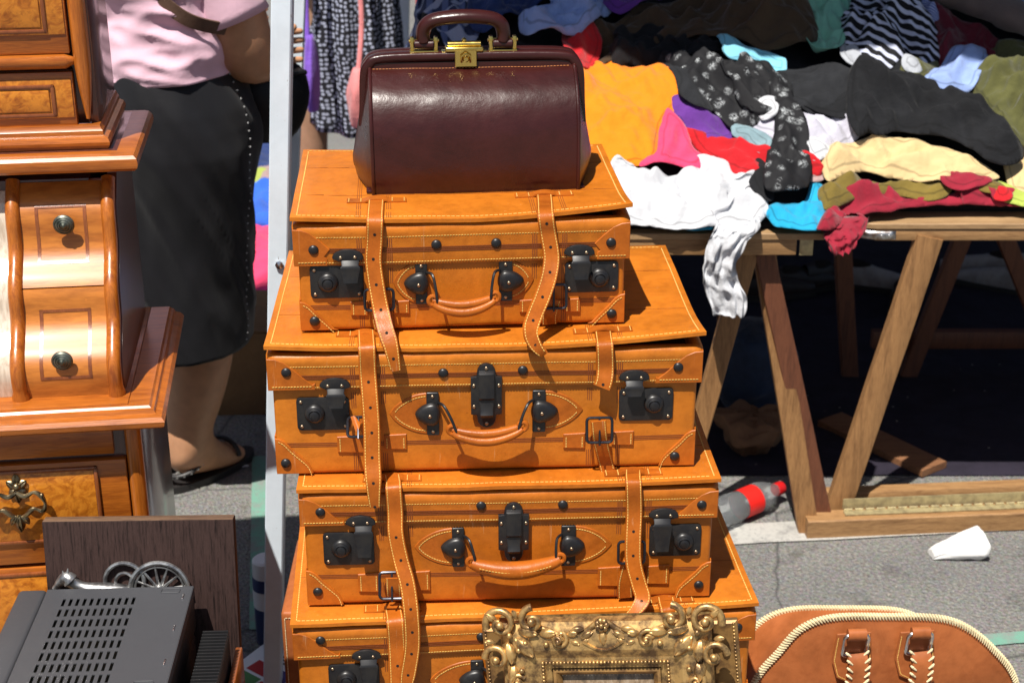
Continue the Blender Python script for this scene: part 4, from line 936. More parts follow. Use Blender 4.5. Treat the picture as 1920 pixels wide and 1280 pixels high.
amp = tag(empty('amplifier', qb + Vector((.034, -.004, 0)) + Vector((0, 0, -(ZD - CRZ))), dyw - R(2)), 'black amplifier with a finned heat sink under the grey player', 'electronics')
ah = ZD - CRZ - .067
obj('chassis', rbox(dwv + .012, ddp - .03, ah, .004), M['blackpl'], amp, (-(dwv + .012) / 2 - .034, -ddp + .02, 0))
hs = obj('heat_sink', rbox(.030, .20, ah + .018, .001), M['blackpl'], amp, (-.002, -.245, 0))
for k in range(26): obj('fin', rbox(.036, .0026, ah + .026, .0004), M['blackpl'], hs, (.004, .003 + k * .0077, 0))
obj('side_cheek', rbox(.010, .235, ah - .02, .002), M['inlay'], amp, (.0285, -.255, .0))

# ================================================================== gilded picture frame
M['gilt'] = metal('worn_gilding', (.63, .39, .145), .36, .7, (.17, .10, .05))
M['giltdark'] = metal('rubbed_gilding', (.36, .20, .065), .45, .5, (.16, .085, .035))
def canvas():
    m, n, b = nt('old_oil_painting', (.2, .15, .07), .35); v = coords(n)
    f = noise_tex(n, coords(n, (1, 1, 2.2)), 16, 6, .7, .8); g = noise_tex(n, coords(n, (2.5, 1, 1)), 40, 5, .7)
    sky_ = ramp(n, f, [(.3, (.30, .22, .08)), (.55, (.52, .42, .18)), (.7, (.62, .52, .27))]); gr = ramp(n, g, [(.3, (.03, .025, .02)), (.5, (.22, .15, .09)), (.7, (.40, .33, .25))])
    sep = node(n, 'ShaderNodeSeparateXYZ'); tc = node(n, 'ShaderNodeTexCoord'); n.links.new(tc.outputs['Object'], sep.inputs[0])
    n.links.new(mixc(n, ramp(n, sep.outputs['Z'], [(.300, (1, 1, 1)), (.322, (0, 0, 0))]), sky_, gr), b.inputs['Base Color']); return m
FW, FH = .300, .40
fa = at_y(1132, 1152, 1.845); 
fr_ = empty('picture_frame', fa, rot=(R(-14), R(-7), R(-9))); tag(fr_, 'ornate gilded picture frame with scrolls and a small landscape painting', 'picture frame')
zo = -FH
mwid = .078
prof = [(0, -.004), (.004, -.016), (.012, -.019), (.026, -.025), (.042, -.027), (.054, -.022), (.060, -.0225), (.065, -.016), (.072, -.014), (.078, -.006)]   # (inward, y)
def frect(i): return [(-FW / 2 + i, -i), (FW / 2 - i, -i), (FW / 2 - i, -FH + i), (-FW / 2 + i, -FH + i)]
rings = []
for i, y in prof + [(mwid, .006), (0, .006)]: rings.append([Vector((x, y, z)) for x, z in frect(i)])
obj('moulding', MB().loft(rings, cap=False).mesh(True, 25), M['gilt'], fr_)
M['canvas'] = canvas(); obj('painting', rbox(FW - 2 * mwid + .006, .004, FH - 2 * mwid + .006, .0005), M['canvas'], fr_, (0, -.002, -FH + mwid - .003))
obj('sight_edge', MB().loft([[Vector((x, y, z)) for x, z in frect(i)] for i, y in ((.074, -.014), (.078, -.0155), (.082, -.012), (.085, -.005))], cap=False).mesh(True, 30), M['giltdark'], fr_)
bd = MB()
for i, rr_ in ((.0615, .0023),):
    P = frect(i)
    for a, b in zip(P, P[1:] + P[:1]):
        L = math.dist(a, b); nB = int(L / .0052)
        for k in range(nB):
            t = k / nB; bd.ball((a[0] + (b[0] - a[0]) * t, -.0235, a[1] + (b[1] - a[1]) * t), (rr_ * 1.15, rr_, rr_ * 1.15), 6, 4)
be = obj('beading', bd.mesh(True, 80), M['gilt'], fr_); be['kind'] = 'stuff'
def scroll(mb, c, r, a0, turns, s=1, y=-.026, th=.0042):
    pts = []; rad = []
    n = int(18 * turns) + 6
    for k in range(n):
        t = k / (n - 1); rr2 = r * (1 - .78 * t); a = a0 + s * 2 * PI * turns * t
        pts.append((c[0] + rr2 * math.cos(a), y - .010 * t, c[1] + rr2 * math.sin(a))); rad.append(th * (1.15 - .55 * t))
    mb.tube(pts, rad, 8); mb.ball((c[0], y - .012, c[1]), th * 1.2); return mb
def ornament_corner(s, top=True):
    mb = MB(); sz = 1 if top else -1
    def q(x, z): return (s * (FW / 2 - x), -z if top else -FH + z)
    c = q(.006, .002); scroll(mb, c, .023, R(200 if s < 0 else -20), 1.3, s * sz, -.022, .0052)
    c = q(.052, -.003); scroll(mb, c, .018, R(90), 1.15, -s * sz, -.024, .0050)
    c = q(-.003, .052); scroll(mb, c, .018, R(180 if s < 0 else 0), 1.15, s * sz, -.024, .0048)
    c = q(.088, .026); scroll(mb, c, .012, R(60), 1.2, s * sz, -.026, .0034); c = q(.024, .088); scroll(mb, c, .012, R(30), 1.2, -s * sz, -.026, .0034)
    for k, (x, z, a, L) in enumerate(((.026, .024, 225, .036), (.030, .012, 262, .030), (.014, .030, 190, .030), (.060, .018, 275, .026), (.020, .062, 175, .026), (.034, .034, 225, .026), (.074, .020, 250, .020), (.020, .076, 205, .020), (.098, .020, 280, .018), (.104, .030, 255, .014), (.022, .104, 185, .018), (.0, .0, 45, .020), (.03, -.004, 20, .016), (-.004, .03, 80, .016))):
        an = R(a) if s > 0 else -R(a)
        if not top: an = PI - an
        x_, z_ = q(x, z); add_leaf(mb, (x_, -.024, z_), an, L, L * .30, .15, .7, R(8))
    for x, z in ((.04, .03), (.03, .04), (.07, .032), (.032, .07), (.018, .018)): x_, z_ = q(x, z); mb.ball((x_, -.030, z_), .0045, 8, 5)
    return mb.mesh(True, 60)
for s in (-1, 1):
    for tp_ in (True, False): obj('corner_ornament', ornament_corner(s, tp_), M['gilt'], fr_)
def crest(vert, sgn):
    mb = MB(); Lh = (FW if not vert else FH) / 2
    def q(u, v): return (u, -v) if (not vert and sgn > 0) else ((u, -FH + v) if not vert else (sgn * (FW / 2 - v), -FH / 2 + u))
    pts = [Vector((q(u, .010 + .012 * math.sin(PI * min(1, abs(u) / (Lh - .06))) - .010 * math.exp(-(u / .02) ** 2))[0], -.019, q(u, .010 + .012 * math.sin(PI * min(1, abs(u) / (Lh - .06))) - .010 * math.exp(-(u / .02) ** 2))[1])) for u in np.linspace(-Lh + .055, Lh - .055, 40)]
    mb.tube(pts, .0042, 8)
    for k in range(7): a = 2 * PI * k / 7; c = q(.0065 * math.cos(a), .006 + .0065 * math.sin(a)); mb.ball((c[0], -.026, c[1]), .0046, 8, 5)
    c = q(0, .006); mb.ball((c[0], -.031, c[1]), .004, 8, 5)
    for u, v, a, L in ((0, .014, 180, .022), (.014, .016, 120, .020), (-.014, .016, 240, .020), (.026, .012, 95, .020), (-.026, .012, 265, .020), (.020, .024, 140, .018), (-.020, .024, 220, .018), (.045, .022, 110, .018), (-.045, .022, 250, .018), (.060, .018, 100, .016), (-.06, .018, 260, .016)):
        c = q(u, v); an = R(a) + (0 if not vert and sgn > 0 else (PI if not vert else (-PI / 2 * sgn if sgn > 0 else PI / 2))); add_leaf(mb, (c[0], -.023, c[1]), an, L, L * .28, .1, .7, R(5))
    p2 = [q(u, .030 + .012 * math.cos(u / .028 * PI / 2)) for u in np.linspace(-.028, .028, 15)]; mb.tube([(a, -.027, b) for a, b in p2], .0022, 6)
    return mb.mesh(True, 60)
for v_, s_ in ((False, 1), (False, -1), (True, 1), (True, -1)): obj('crest_ornament', crest(v_, s_), M['gilt'], fr_)
fb = empty('picture_frame', fa + Vector((.008, .026, -.03)), rot=(R(-14), R(-8), R(-9))); tag(fb, 'plain brown gilt frame with beaded rim, behind the ornate frame', 'picture frame')
rings = [[Vector((x * 1.0, y, z)) for x, z in [(-FW / 2 - .034 + i, -i), (FW / 2 + .034 - i, -i), (FW / 2 + .034 - i, -.37 + i), (-FW / 2 - .034 + i, -.37 + i)]] for i, y in ((0, .006), (0, -.006), (.004, -.009), (.008, -.007), (.05, -.002), (.05, .006))]
obj('moulding', MB().loft(rings, cap=False).mesh(True, 25), M['giltdark'], fb)
bm2 = MB()
for k in range(70): bm2.ball((-FW / 2 - .034 + .005, -.009, -.004 - k * .0052), .0021, 6, 4); bm2.ball((FW / 2 + .034 - .005, -.009, -.004 - k * .0052), .0021, 6, 4)
b_ = obj('beading', bm2.mesh(True, 80), M['gilt'], fb); b_['kind'] = 'stuff'
# what the frames stand on
stl = tag(empty('footstool', (fa.x + .05, 1.735, 0)), 'low wooden stool under the picture frames', 'stool')
zf = min(.12, fa.z - FH - .02); zf = max(zf, .04)
obj('seat', rbox(.42, .20, .02, .004), M['ply'], stl, (0, -.10, zf - .02))
for sx_ in (-1, 1):
    for yy in (-.085, .065): obj('leg', rbox(.025, .025, zf - .021, .002), M['pineZ'], stl, (sx_ * .18, yy, 0))

# ================================================================== holdall with cream lacing
YB = 2.16
def hp(px, py, y=YB): return at_y(px, py, y)
HO = hp(1665, 1280); HO = Vector((HO.x, YB, 0))
hold = tag(empty('leather_holdall', HO, R(3)), 'brown leather holdall edged with cream braided lacing', 'holdall')
topz = hp(1660, 1152).z
def outline(dx=0, dz=0, sc=1.0):
    Lx = hp(1425, 1280).x - HO.x; Rx = hp(1906, 1280).x - HO.x
    z0b = .02
    pts = [(Lx - .030, z0b + .02), (Lx - .034, .10), (Lx - .012, hp(1425, 1280).z + .01), (hp(1458, 1215).x - HO.x, hp(1458, 1215).z), (hp(1500, 1172).x - HO.x, hp(1500, 1172).z), (hp(1560, 1152).x - HO.x, topz - .001), (hp(1660, 1154).x - HO.x, topz - .002), (hp(1760, 1160).x - HO.x, hp(1760, 1160).z), (hp(1815, 1180).x - HO.x, hp(1815, 1180).z), (hp(1865, 1222).x - HO.x, hp(1865, 1222).z), (Rx, hp(1906, 1280).z), (Rx + .022, .10), (Rx + .018, z0b + .02)]
    return [Vector((x * sc + dx, 0, z + dz)) for x, z in pts]
def hpanel(path, y, bulge):
    c = sum(path, Vector()) / len(path); rows = []
    for k in range(9):
        t = k / 8; rows.append([Vector((c.x + (p.x - c.x) * t, y - bulge * (1 - t ** 2.2), c.z + (p.z - c.z) * t)) for p in path])
    return MB().grid(rows)
def closedp(p): 
    q = cr(p, 6); return q + [q[-1].lerp(q[0], k / 8) for k in range(1, 8)] + [q[0]]
GF = closedp(outline()); GB = closedp(outline(-.030, -.070, 1.0)); GD = .135
obj('front_panel', hpanel(GF, 0, .022).mesh(True, 179), M['bagbrown'], hold); obj('rear_panel', hpanel(GB, GD, -.018).mesh(True, 179), M['bagbrown'], hold)
rows = []
for k in range(9):
    t = k / 8; sgn = 1 - .10 * math.sin(PI * t); rows.append([Vector(((a.x + (b.x - a.x) * t) * (1 - .02 * math.sin(PI * t)), GD * t, (a.z + (b.z - a.z) * t) - .030 * math.sin(PI * t) * (1 if a.z > .12 else 0))) for a, b in zip(GF, GB)])
obj('gusset', MB().grid(rows).mesh(True, 179), M['bagbrown'], hold)
for P, y, nm in ((GF, 0, 'f'), (GB, GD, 'b')):
    core = obj('braided_lacing', MB().tube([p + Vector((0, y, 0)) for p in P[:-1]], .0036, 8, closed=True).mesh(), M['cream'], hold)
    mb = MB(); pts = resample(P, .0052)
    c = sum(P, Vector()) / len(P)
    for i in range(len(pts) - 1):
        p = pts[i]; t = (pts[i + 1] - p).normalized(); out = Vector((t.z, 0, -t.x)); out = out if out.dot(p - c) > 0 else -out
        mb.tube([p + Vector((0, y - .0050, 0)) - out * .004 + t * .004, p + Vector((0, y - .0042, 0)) + out * .003, p + Vector((0, y, 0)) + out * .0050 - t * .002, p + Vector((0, y + .0042, 0)) + out * .002 - t * .004], [.0010, .0019, .0020, .0011], 6)
    ls = obj('lacing_loops', mb.mesh(), M['cream'], core); ls['kind'] = 'stuff'
for bx_ in (1598, 1718):
    q = hp(bx_, 1192, YB - .02) - HO; a = q.x; zt = q.z
    po = [(-.028, .020), (.028, .022), (.033, -.030), (.024, -.062), (0, -.074), (-.024, -.062), (-.033, -.030)]
    pd = obj('handle_pad', plate([(x, z) for x, z in po], .003, .001), M['bagbrown'], hold, (a, -.020, zt - .012), (R(-3), 0, 0)); sp = MB()
    stitches(sp, [Vector((x * .9, -.003, z * .93 - .001)) for x, z in po[1:] + po[:1]], (0, -1, 0), .0042, .003, .001); obj('stitching', sp.mesh(False), M['thread'], pd)
    rg = obj('handle_ring', MB().tube([(x, 0, z) for x, z in rr(.040, .046, .008, 3)], .0032, 8, closed=True).mesh(), M['steel'], hold, (a, -.034, zt - .006), (R(12), 0, 0))
    obj('ring_loop', MB().tube([(a - .015, -.036, zt + .016), (a + .015, -.036, zt + .016)], .0088, 12, flat=1.2).mesh(), M['bagbrown'], hold)
    path = cr([(a + .002, -.038, zt - .020), (a + .003, -.048, zt - .034), (a + .001, -.050, zt - .070), (a - .006, -.048, zt - .11), (a - .004, -.046, zt - .16)], 7)
    me, E0, E1, N = ribbon(path, .034, .006); hs_ = obj('carry_strap', me, M['bagbrown'], hold); mb = MB()
    for E, sg in ((E0, -1), (E1, 1)):
        for p in resample(E, .0125): mb.tube([p + Vector((sg * .006, .001, .003)), p + Vector((sg * .003, -.002, .0015)), p + Vector((-sg * .003, -.002, -.004))], [.0014, .0023, .0014], 6)
    obj('lacing', mb.mesh(), M['cream'], hs_)['kind'] = 'stuff'
obj('front_pocket', rbox(.27, .012, .13, .005, 3, 4), M['bagbrown'], hold, (-.02, -.030, .03))
# ================================================================== people
def skin_mat(name, col):
    m, n, b = nt(name, col, .45, 0, .4); v = coords(n)
    n.links.new(ramp(n, noise_tex(n, v, 22, 4, .6), [(.3, mul(col, .86)), (.7, mul(col, 1.12))]), b.inputs['Base Color'])
    b.inputs['Subsurface Weight'].default_value = .12; b.inputs['Subsurface Radius'].default_value = (.01, .004, .002); b.inputs['Subsurface Scale'].default_value = .5
    bump(n, b, noise_tex(n, v, 300, 3, .6), .12, .0008); return m
M['skin'] = skin_mat('tanned_skin', (.58, .30, .165)); M['skin2'] = skin_mat('muted_skin', (.42, .24, .15))  # second skin tone is darker and less saturated
M['hair'] = fabric('brown_hair', (.05, .028, .015), .5, .4, 200)
def body_mesh(J, bones, rad, root):
    names = list(J); bm_ = bpy.data.meshes.new('sk'); bm_.from_pydata([J[k] for k in names], [(names.index(a), names.index(b)) for a, b in bones], [])
    o = bpy.data.objects.new('sk', bm_); COL.objects.link(o); o.modifiers.new('s', 'SKIN'); o.modifiers['s'].use_smooth_shade = True
    if not bm_.skin_vertices: bpy.context.view_layer.update()
    for i, k in enumerate(names):
        sv = bm_.skin_vertices[0].data[i]; r = rad[k]; sv.radius = r if hasattr(r, '__len__') else (r, r); sv.use_root = (k == root)
    sb = o.modifiers.new('d', 'SUBSURF'); sb.levels = 2; sb.render_levels = 2
    dg = bpy.context.evaluated_depsgraph_get(); me = bpy.data.meshes.new_from_object(o.evaluated_get(dg)); bpy.data.objects.remove(o, do_unlink=True)
    return fin(me, True, 179)
def person(label, base, J, rad, skin, extra=()):
    """J: joints relative to base. One continuous figure."""
    root = tag(empty('person', base), label, 'person')
    bones = [('pelvis', 'spine'), ('spine', 'chest'), ('chest', 'neck'), ('neck', 'jaw'), ('jaw', 'head'), ('head', 'crown')]
    for s in 'LR':
        bones += [('chest', 'shoulder' + s), ('shoulder' + s, 'elbow' + s), ('elbow' + s, 'wrist' + s), ('wrist' + s, 'palm' + s), ('pelvis', 'hip' + s), ('hip' + s, 'knee' + s), ('knee' + s, 'calf' + s), ('calf' + s, 'ankle' + s), ('ankle' + s, 'heel' + s), ('ankle' + s, 'ball' + s), ('ball' + s, 'toe' + s)]
        w, p = Vector(J['wrist' + s]), Vector(J['palm' + s]); d = (p - w).normalized(); up = Vector((0, 0, 1)); sd = d.cross(up).normalized(); upv = sd.cross(d)
        for i, (o_, L) in enumerate(((.033, .066), (.012, .075), (-.010, .070), (-.031, .056))):
            a, b, c = 'f%d%s0' % (i, s), 'f%d%s1' % (i, s), 'f%d%s2' % (i, s)
            k = p + upv * o_ + d * .018; J[a] = tuple(k); J[b] = tuple(k + d * L * .5 + sd * .012); J[c] = tuple(k + d * L * .75 + sd * .036)
            for q, r in ((a, .0095), (b, .0085), (c, .0075)): rad[q] = r
            bones += [('palm' + s, a), (a, b), (b, c)]
        a, b = 'th%s0' % s, 'th%s1' % s; J[a] = tuple(w + d * .03 + upv * .038 + sd * .012); J[b] = tuple(w + d * .075 + upv * .052 + sd * .03); rad[a] = .0115; rad[b] = .0085; bones += [('wrist' + s, a), (a, b)]
    obj('body', body_mesh(J, bones, rad, 'pelvis'), skin, root); return root
def std(face, sc=1.0, stout=1.0):
    """standing joints, facing angle in the xy plane"""
    f = Vector((math.cos(face), math.sin(face), 0)); r = Vector((f.y, -f.x, 0)); U = Vector((0, 0, 1))
    def P(a, b, z): return tuple((f * a + r * b + U * z) * sc)
    J = dict(pelvis=P(0, 0, .93), spine=P(0, 0, 1.10), chest=P(-.01, 0, 1.30), neck=P(.0, 0, 1.45), jaw=P(.025, 0, 1.52), head=P(.02, 0, 1.58), crown=P(.01, 0, 1.66))
    rad = dict(pelvis=(.15 * stout, .12 * stout), spine=(.13 * stout, .10 * stout), chest=(.14 * stout, .10 * stout), neck=.052, jaw=(.06, .07), head=(.075, .085), crown=(.055, .065))
    for s, k in (('R', 1), ('L', -1)):
        J.update({'shoulder' + s: P(-.01, k * .175, 1.39), 'elbow' + s: P(-.03, k * .235, 1.08), 'wrist' + s: P(.05, k * .25, .84), 'palm' + s: P(.075, k * .25, .775), 'hip' + s: P(0, k * .09, .87), 'knee' + s: P(.01, k * .095, .49), 'calf' + s: P(-.015, k * .098, .34), 'ankle' + s: P(-.01, k * .10, .085), 'heel' + s: P(-.05, k * .10, .035), 'ball' + s: P(.10, k * .105, .028), 'toe' + s: P(.155, k * .105, .022)})
        rad.update({'shoulder' + s: .062 * stout, 'elbow' + s: .044 * stout, 'wrist' + s: .030, 'palm' + s: (.018, .038), 'hip' + s: .095 * stout, 'knee' + s: .060 * stout, 'calf' + s: .058 * stout, 'ankle' + s: .036, 'heel' + s: .030, 'ball' + s: (.040, .022), 'toe' + s: (.034, .016)})
    return J, rad
def rings_mesh(zs_, fn, seg=72, uv=False):
    rows = [[fn(2 * PI * k / seg, z) for k in range(seg + 1)] for z in zs_]; mb = MB().grid(rows); bm = bmesh.new(); m_ = bpy.data.meshes.new('t'); m_.from_pydata(mb.v, [], mb.f); bm.from_mesh(m_); bpy.data.meshes.remove(m_); bmesh.ops.remove_doubles(bm, verts=bm.verts, dist=1e-5)
    return b2m(bm, True, 179)
def garment(name, me, mat, par, th=.003):
    o = obj(name, me, mat, par); s = o.modifiers.new('thick', 'SOLIDIFY'); s.thickness = th; s.offset = -1; return o
def pn(a, k, z, s=0): return noise.noise(Vector((k * math.cos(a) + s, k * math.sin(a), z)))
def fbm(x, y, z=0): return noise.noise(Vector((x, y, z))) + .5 * noise.noise(Vector((2 * x + 7, 2 * y, z))) 
M['pinktee'] = fabric('pale_pink_jersey', (.78, .50, .60), .8, .06, crump=.15); M['skirt'] = fabric('black_skirt_cloth', (.011, .011, .0135), .5, .15, 900, .1, crump=.05)
M['brownstrap'] = leather('brown_bag_strap', (.12, .07, .05), .5); M['blackbag'] = leather('black_bag_leather', (.010, .010, .012), .45)
M['bead'] = nt('white_bead', (.5, .5, .5), .3)[0]; M['sandal'] = nt('black_sandal', (.02, .018, .018), .5)[0]
# ---- the shopper in pink
WB = at_z(366, 903, 0); WB = Vector((-.765, WB.y, 0)); FA = R(38)
J, rad = std(FA, .97, 1.18)
def wl(px, py, y): p = at_y(px, py, y) - WB; return (p.x, p.y, p.z)
J['elbowR'] = wl(466, 122, WB.y - .06); J['shoulderR'] = (.135, -.10, 1.36); e = Vector(J['elbowR']); rad['shoulderR'] = .088; rad['elbowR'] = .068
J['wristR'] = tuple(e + Vector((.030, .20, -.018))); J['palmR'] = tuple(e + Vector((.034, .262, -.022))); rad['wristR'] = .042
J['elbowL'] = (-.10, .30, 1.06); J['wristL'] = (.10, .30, 1.06); J['palmL'] = (.16, .27, 1.07)
aR = wl(352, 868, WB.y); J['ankleR'] = (aR[0], aR[1], .085); J['heelR'] = (aR[0] - .012, -.035, .034); J['ballR'] = (aR[0] + .075, .085, .030); J['toeR'] = (aR[0] + .105, .13, .026)
kR = wl(388, 640, WB.y); J['kneeR'] = (kR[0], 0, .48); cR = wl(372, 730, WB.y); J['calfR'] = (cR[0], .0, .30); rad['calfR'] = .086; rad['kneeR'] = .09; rad['ankleR'] = .052; rad['heelR'] = .042; rad['ballR'] = (.05, .03)
J['hipR'] = (.07, -.03, .86); J['hipL'] = (-.07, .05, .86); J['kneeL'] = (-.07, .06, .47); J['calfL'] = (-.09, .06, .31); J['ankleL'] = (-.10, .06, .085); J['heelL'] = (-.12, .03, .034); J['ballL'] = (-.03, .16, .03); J['toeL'] = (.0, .20, .026)
wom = person('shopper in a pale pink t-shirt and long black skirt, seen from behind', WB, J, rad, M['skin'])
fx, fy = math.cos(FA), math.sin(FA)
def ell(a, cx, cy, hw, hd):
    lx, ly = hw * math.cos(a), hd * math.sin(a)                          # local: x = right-left axis, y = facing
    rx, ry = fy, -fx; return cx + rx * lx + fx * ly, cy + ry * lx + fy * ly
def tee(a, z):
    t = (z - .955) / .47; hw = float(np.interp(t, [0, .15, .35, .6, .85, 1], [.208, .203, .192, .198, .188, .10])); hd = float(np.interp(t, [0, .15, .4, .7, .9, 1], [.165, .16, .148, .155, .13, .08]))
    ph = z * 17 + .55 * math.sin(a + .6) + .3 * math.sin(2 * a); f = .028 * (.28 - abs(pn(a, 1.2, ph, 2))) + .010 * (.25 - abs(pn(a, 2.6, ph * 1.7 + 4, 5))) * (1 - .4 * t) + .003 * pn(a, 6, z * 40)
    x, y = ell(a, .0 + .006 * math.sin(t * 5), .0, hw + f, hd + f); return Vector((x, y, z + .012 * math.sin(a + .5) * (1 - t)))
garment('t_shirt', rings_mesh(np.linspace(1.005, 1.425, 90), tee, 110), M['pinktee'], wom)
sh, el = Vector(J['shoulderR']), Vector(J['elbowR']); dn = (el - sh).normalized()
def tube_rings(p0, p1, r0, r1, n, amp=.004, fr=30, ph=0):
    d = (p1 - p0).normalized(); a1 = d.orthogonal().normalized(); a2 = d.cross(a1); rows = []
    for i in range(n):
        t = i / (n - 1); c = p0.lerp(p1, t); r = r0 + (r1 - r0) * t
        rows.append([c + (a1 * math.cos(2 * PI * k / 40) + a2 * math.sin(2 * PI * k / 40)) * (r + amp * fbm(k / 40 * 5 + ph, t * 5, ph)) for k in range(40)])
        rows[-1].append(rows[-1][0])
    return MB().grid(rows).mesh(True, 179)
zc = at_y(450, 34, WB.y - .06).z; tS = (sh.z - zc) / (sh.z - el.z)
garment('sleeve', tube_rings(sh + Vector((-.05, .02, .05)), sh.lerp(el, tS), .084, .078, 16), M['pinktee'], wom)
shL = Vector(J['shoulderL']); garment('sleeve', tube_rings(shL + Vector((.03, -.02, .04)), shL.lerp(Vector(J['elbowL']), .5), .084, .076, 16), M['pinktee'], wom)
def skirt(a, z):
    t = (z - .385) / .645; hw = float(np.interp(t, [0, .25, .5, .72, .86, 1], [.190, .196, .208, .222, .212, .192])); hd = float(np.interp(t, [0, .3, .6, .75, .9, 1], [.165, .17, .185, .195, .18, .155]))
    f = .036 * (1 - t) ** .6 * min(1, .25 + t * 3) * (.3 - abs(pn(a + z * 2.4, 2.2, z * 2.0, 4))) + .016 * (1 - t) ** .6 * min(1, .2 + t * 3) * (.25 - abs(pn(a + z * 3.0, 4.0, z * 2, 7))) + .0025 * pn(a, 5, z * 12)
    cx = float(np.interp(t, [0, .5, .8, 1], [-.005, .005, .012, .0])); x, y = ell(a, cx, 0, hw + f, hd + f); return Vector((x, y, z + .010 * math.sin(a) * (1 - t)))
garment('skirt', rings_mesh(np.linspace(.385, 1.03, 80), skirt, 130), M['skirt'], wom)
bd_ = MB()
for z in np.linspace(.40, 1.01, 36): 
    p = skirt(R(30), z); bd_.ball(p + (Vector((p.x, p.y, 0)).normalized() * .0025), .0019, 6, 4)
obj('seam_beads', bd_.mesh(), M['bead'], wom)['kind'] = 'stuff'
path = [tee(a, z) + Vector((math.cos(0), -1, 0)).normalized() * .012 for a, z in zip(np.linspace(R(-120), R(-20), 20), np.linspace(1.40, 1.02, 20))]
pp = [at_y(px, py, WB.y - .175) - WB for px, py in ((235, -60), (295, -6), (350, 36), (405, 58), (440, 66))]; pp[-1].y += .07; pp[-2].y += .03; pp[0].y += .03
me, _, _, _ = ribbon(cr(pp, 8), .030, .003, [(.5, -.1, .8)] * (len(pp) * 8 - 7)); obj('bag_strap', me, M['brownstrap'], wom)
hd_ = Vector(J['head']); hm = MB(); hm.ball(hd_ + Vector((-.02, -.015, .03)), (.092, .098, .115), 18, 12); hm.ball(hd_ + Vector((-.06, -.05, -.03)), (.05, .05, .07), 12, 8); obj('hair', hm.mesh(), M['hair'], wom)
for s in 'RL':
    b, h = Vector(J['ball' + s]), Vector(J['heel' + s]); d = (b - h); d.z = 0; d.normalize(); n_ = Vector((d.y, -d.x, 0)); out = []
    for k in range(22):
        a = 2 * PI * k / 22; lx = math.cos(a); out.append(h + d * (.10 + .135 * lx) + n_ * (.043 + .008 * lx) * math.sin(a))
    me = MB().loft([[Vector((p.x, p.y, z)) for p in out] for z in (.0, .003, .015, .018)]).mesh(True, 50); so = obj('sandal', me, M['sandal'], wom)
    ak = Vector(J['ankle' + s]); c0 = ak.lerp(h, .3)
    obj('sandal_strap', MB().tube([c0 + (d * math.cos(a) * .050 + n_ * math.sin(a) * .043) + Vector((0, 0, .015 * math.cos(a) - .012)) for a in np.linspace(0, 2 * PI, 25)[:-1]], .0055, 8, closed=True).mesh(), M['sandal'], so)
    tb = MB()
    for a in np.linspace(0, 2 * PI, 20)[:-1]: tb.ball(c0 + (d * math.cos(a) * .056 + n_ * math.sin(a) * .049) + Vector((0, 0, .015 * math.cos(a) - .012)), .003, 6, 4)
    obj('strap_studs', tb.mesh(), M['steel'], so)['kind'] = 'stuff'
    obj('sandal_strap', MB().tube([b + n_ * .048 * math.cos(a) + Vector((0, 0, .012 + .034 * math.sin(a))) for a in np.linspace(0, PI, 12)], .006, 8).mesh(), M['sandal'], so)
# her bag, hanging in front of her
hb0 = at_y(520, 262, WB.y + .14); hbm = tag(empty('handbag', Vector((hb0.x - .006, WB.y + .14, hb0.z)), R(38)), 'soft black handbag hanging in front of the pink shopper', 'handbag')
rows = []
for i in range(15):
    t = i / 14; w_ = .088 * math.sin(PI * (.10 + .84 * (1 - t) ** .8)) ** .5 + .006; d_ = .052 * math.sin(PI * (.08 + .86 * (1 - t))) ** .5; rows.append([Vector((w_ * math.cos(a) * (1 + .03 * fbm(a, t * 4)), d_ * math.sin(a), .175 * t)) for a in np.linspace(0, 2 * PI, 33)[:-1]])
obj('pouch', MB().loft(rows).mesh(True, 179), M['blackbag'], hbm)
obj('strap', MB().tube(cr([(-.07, 0, .16), (-.10, -.01, .30), (-.18, -.06, .42), (-.25, -.10, .50)], 6), .006, 8, flat=.4).mesh(), M['blackbag'], hbm); obj('flap', rbox(.13, .11, .012, .005, 2), M['blackbag'], hbm, (0, -.055, .150))

# ---- polka dot dress
def polka():
    m, n, b = nt('polka_dot_cotton', (.02, .02, .025), .8, 0, .2); uvn = node(n, 'ShaderNodeUVMap'); mp = node(n, 'ShaderNodeMapping'); n.links.new(uvn.outputs[0], mp.inputs[0]); mp.inputs['Scale'].default_value = (72, 72, 1)
    vo = node(n, 'ShaderNodeTexVoronoi', voronoi_dimensions='2D'); vo.inputs['Scale'].default_value = 1; vo.inputs['Randomness'].default_value = .55; n.links.new(mp.outputs[0], vo.inputs['Vector'])
    n.links.new(ramp(n, vo.outputs['Distance'], [(.26, (.42, .45, .58)), (.36, (.022, .022, .028))]), b.inputs['Base Color']); return m
M['polka'] = polka()
PB = Vector((-.515, 4.78, 0)); PF = R(200); J, rad = std(PF, .98, 1.0)
J['elbowL'] = (.22, .04, 1.10); J['wristL'] = (.10, -.13, 1.16); J['palmL'] = (.06, -.17, 1.17); J['elbowR'] = (-.24, .06, 1.10); J['wristR'] = (-.16, -.14, 1.14); J['palmR'] = (-.14, -.20, 1.15)
def pl_(px, py): p = at_y(px, py, PB.y - .02) - PB; return p
q = pl_(580, 250); J['kneeR'] = (q.x + .005, -.02, .50); J['calfR'] = (q.x, -.02, .36); J['ankleR'] = (q.x - .005, -.01, .085); J['heelR'] = (q.x + .03, -.01, .035); J['ballR'] = (q.x - .10, -.03, .028); J['toeR'] = (q.x - .15, -.04, .022); J['hipR'] = (-.07, .0, .86); J['hipL'] = (.07, .02, .86); J['kneeL'] = (.06, .06, .48); J['calfL'] = (.06, .07, .34); J['ankleL'] = (.06, .07, .085); J['heelL'] = (.10, .07, .035); J['ballL'] = (-.05, .06, .028); J['toeL'] = (-.10, .06, .022)
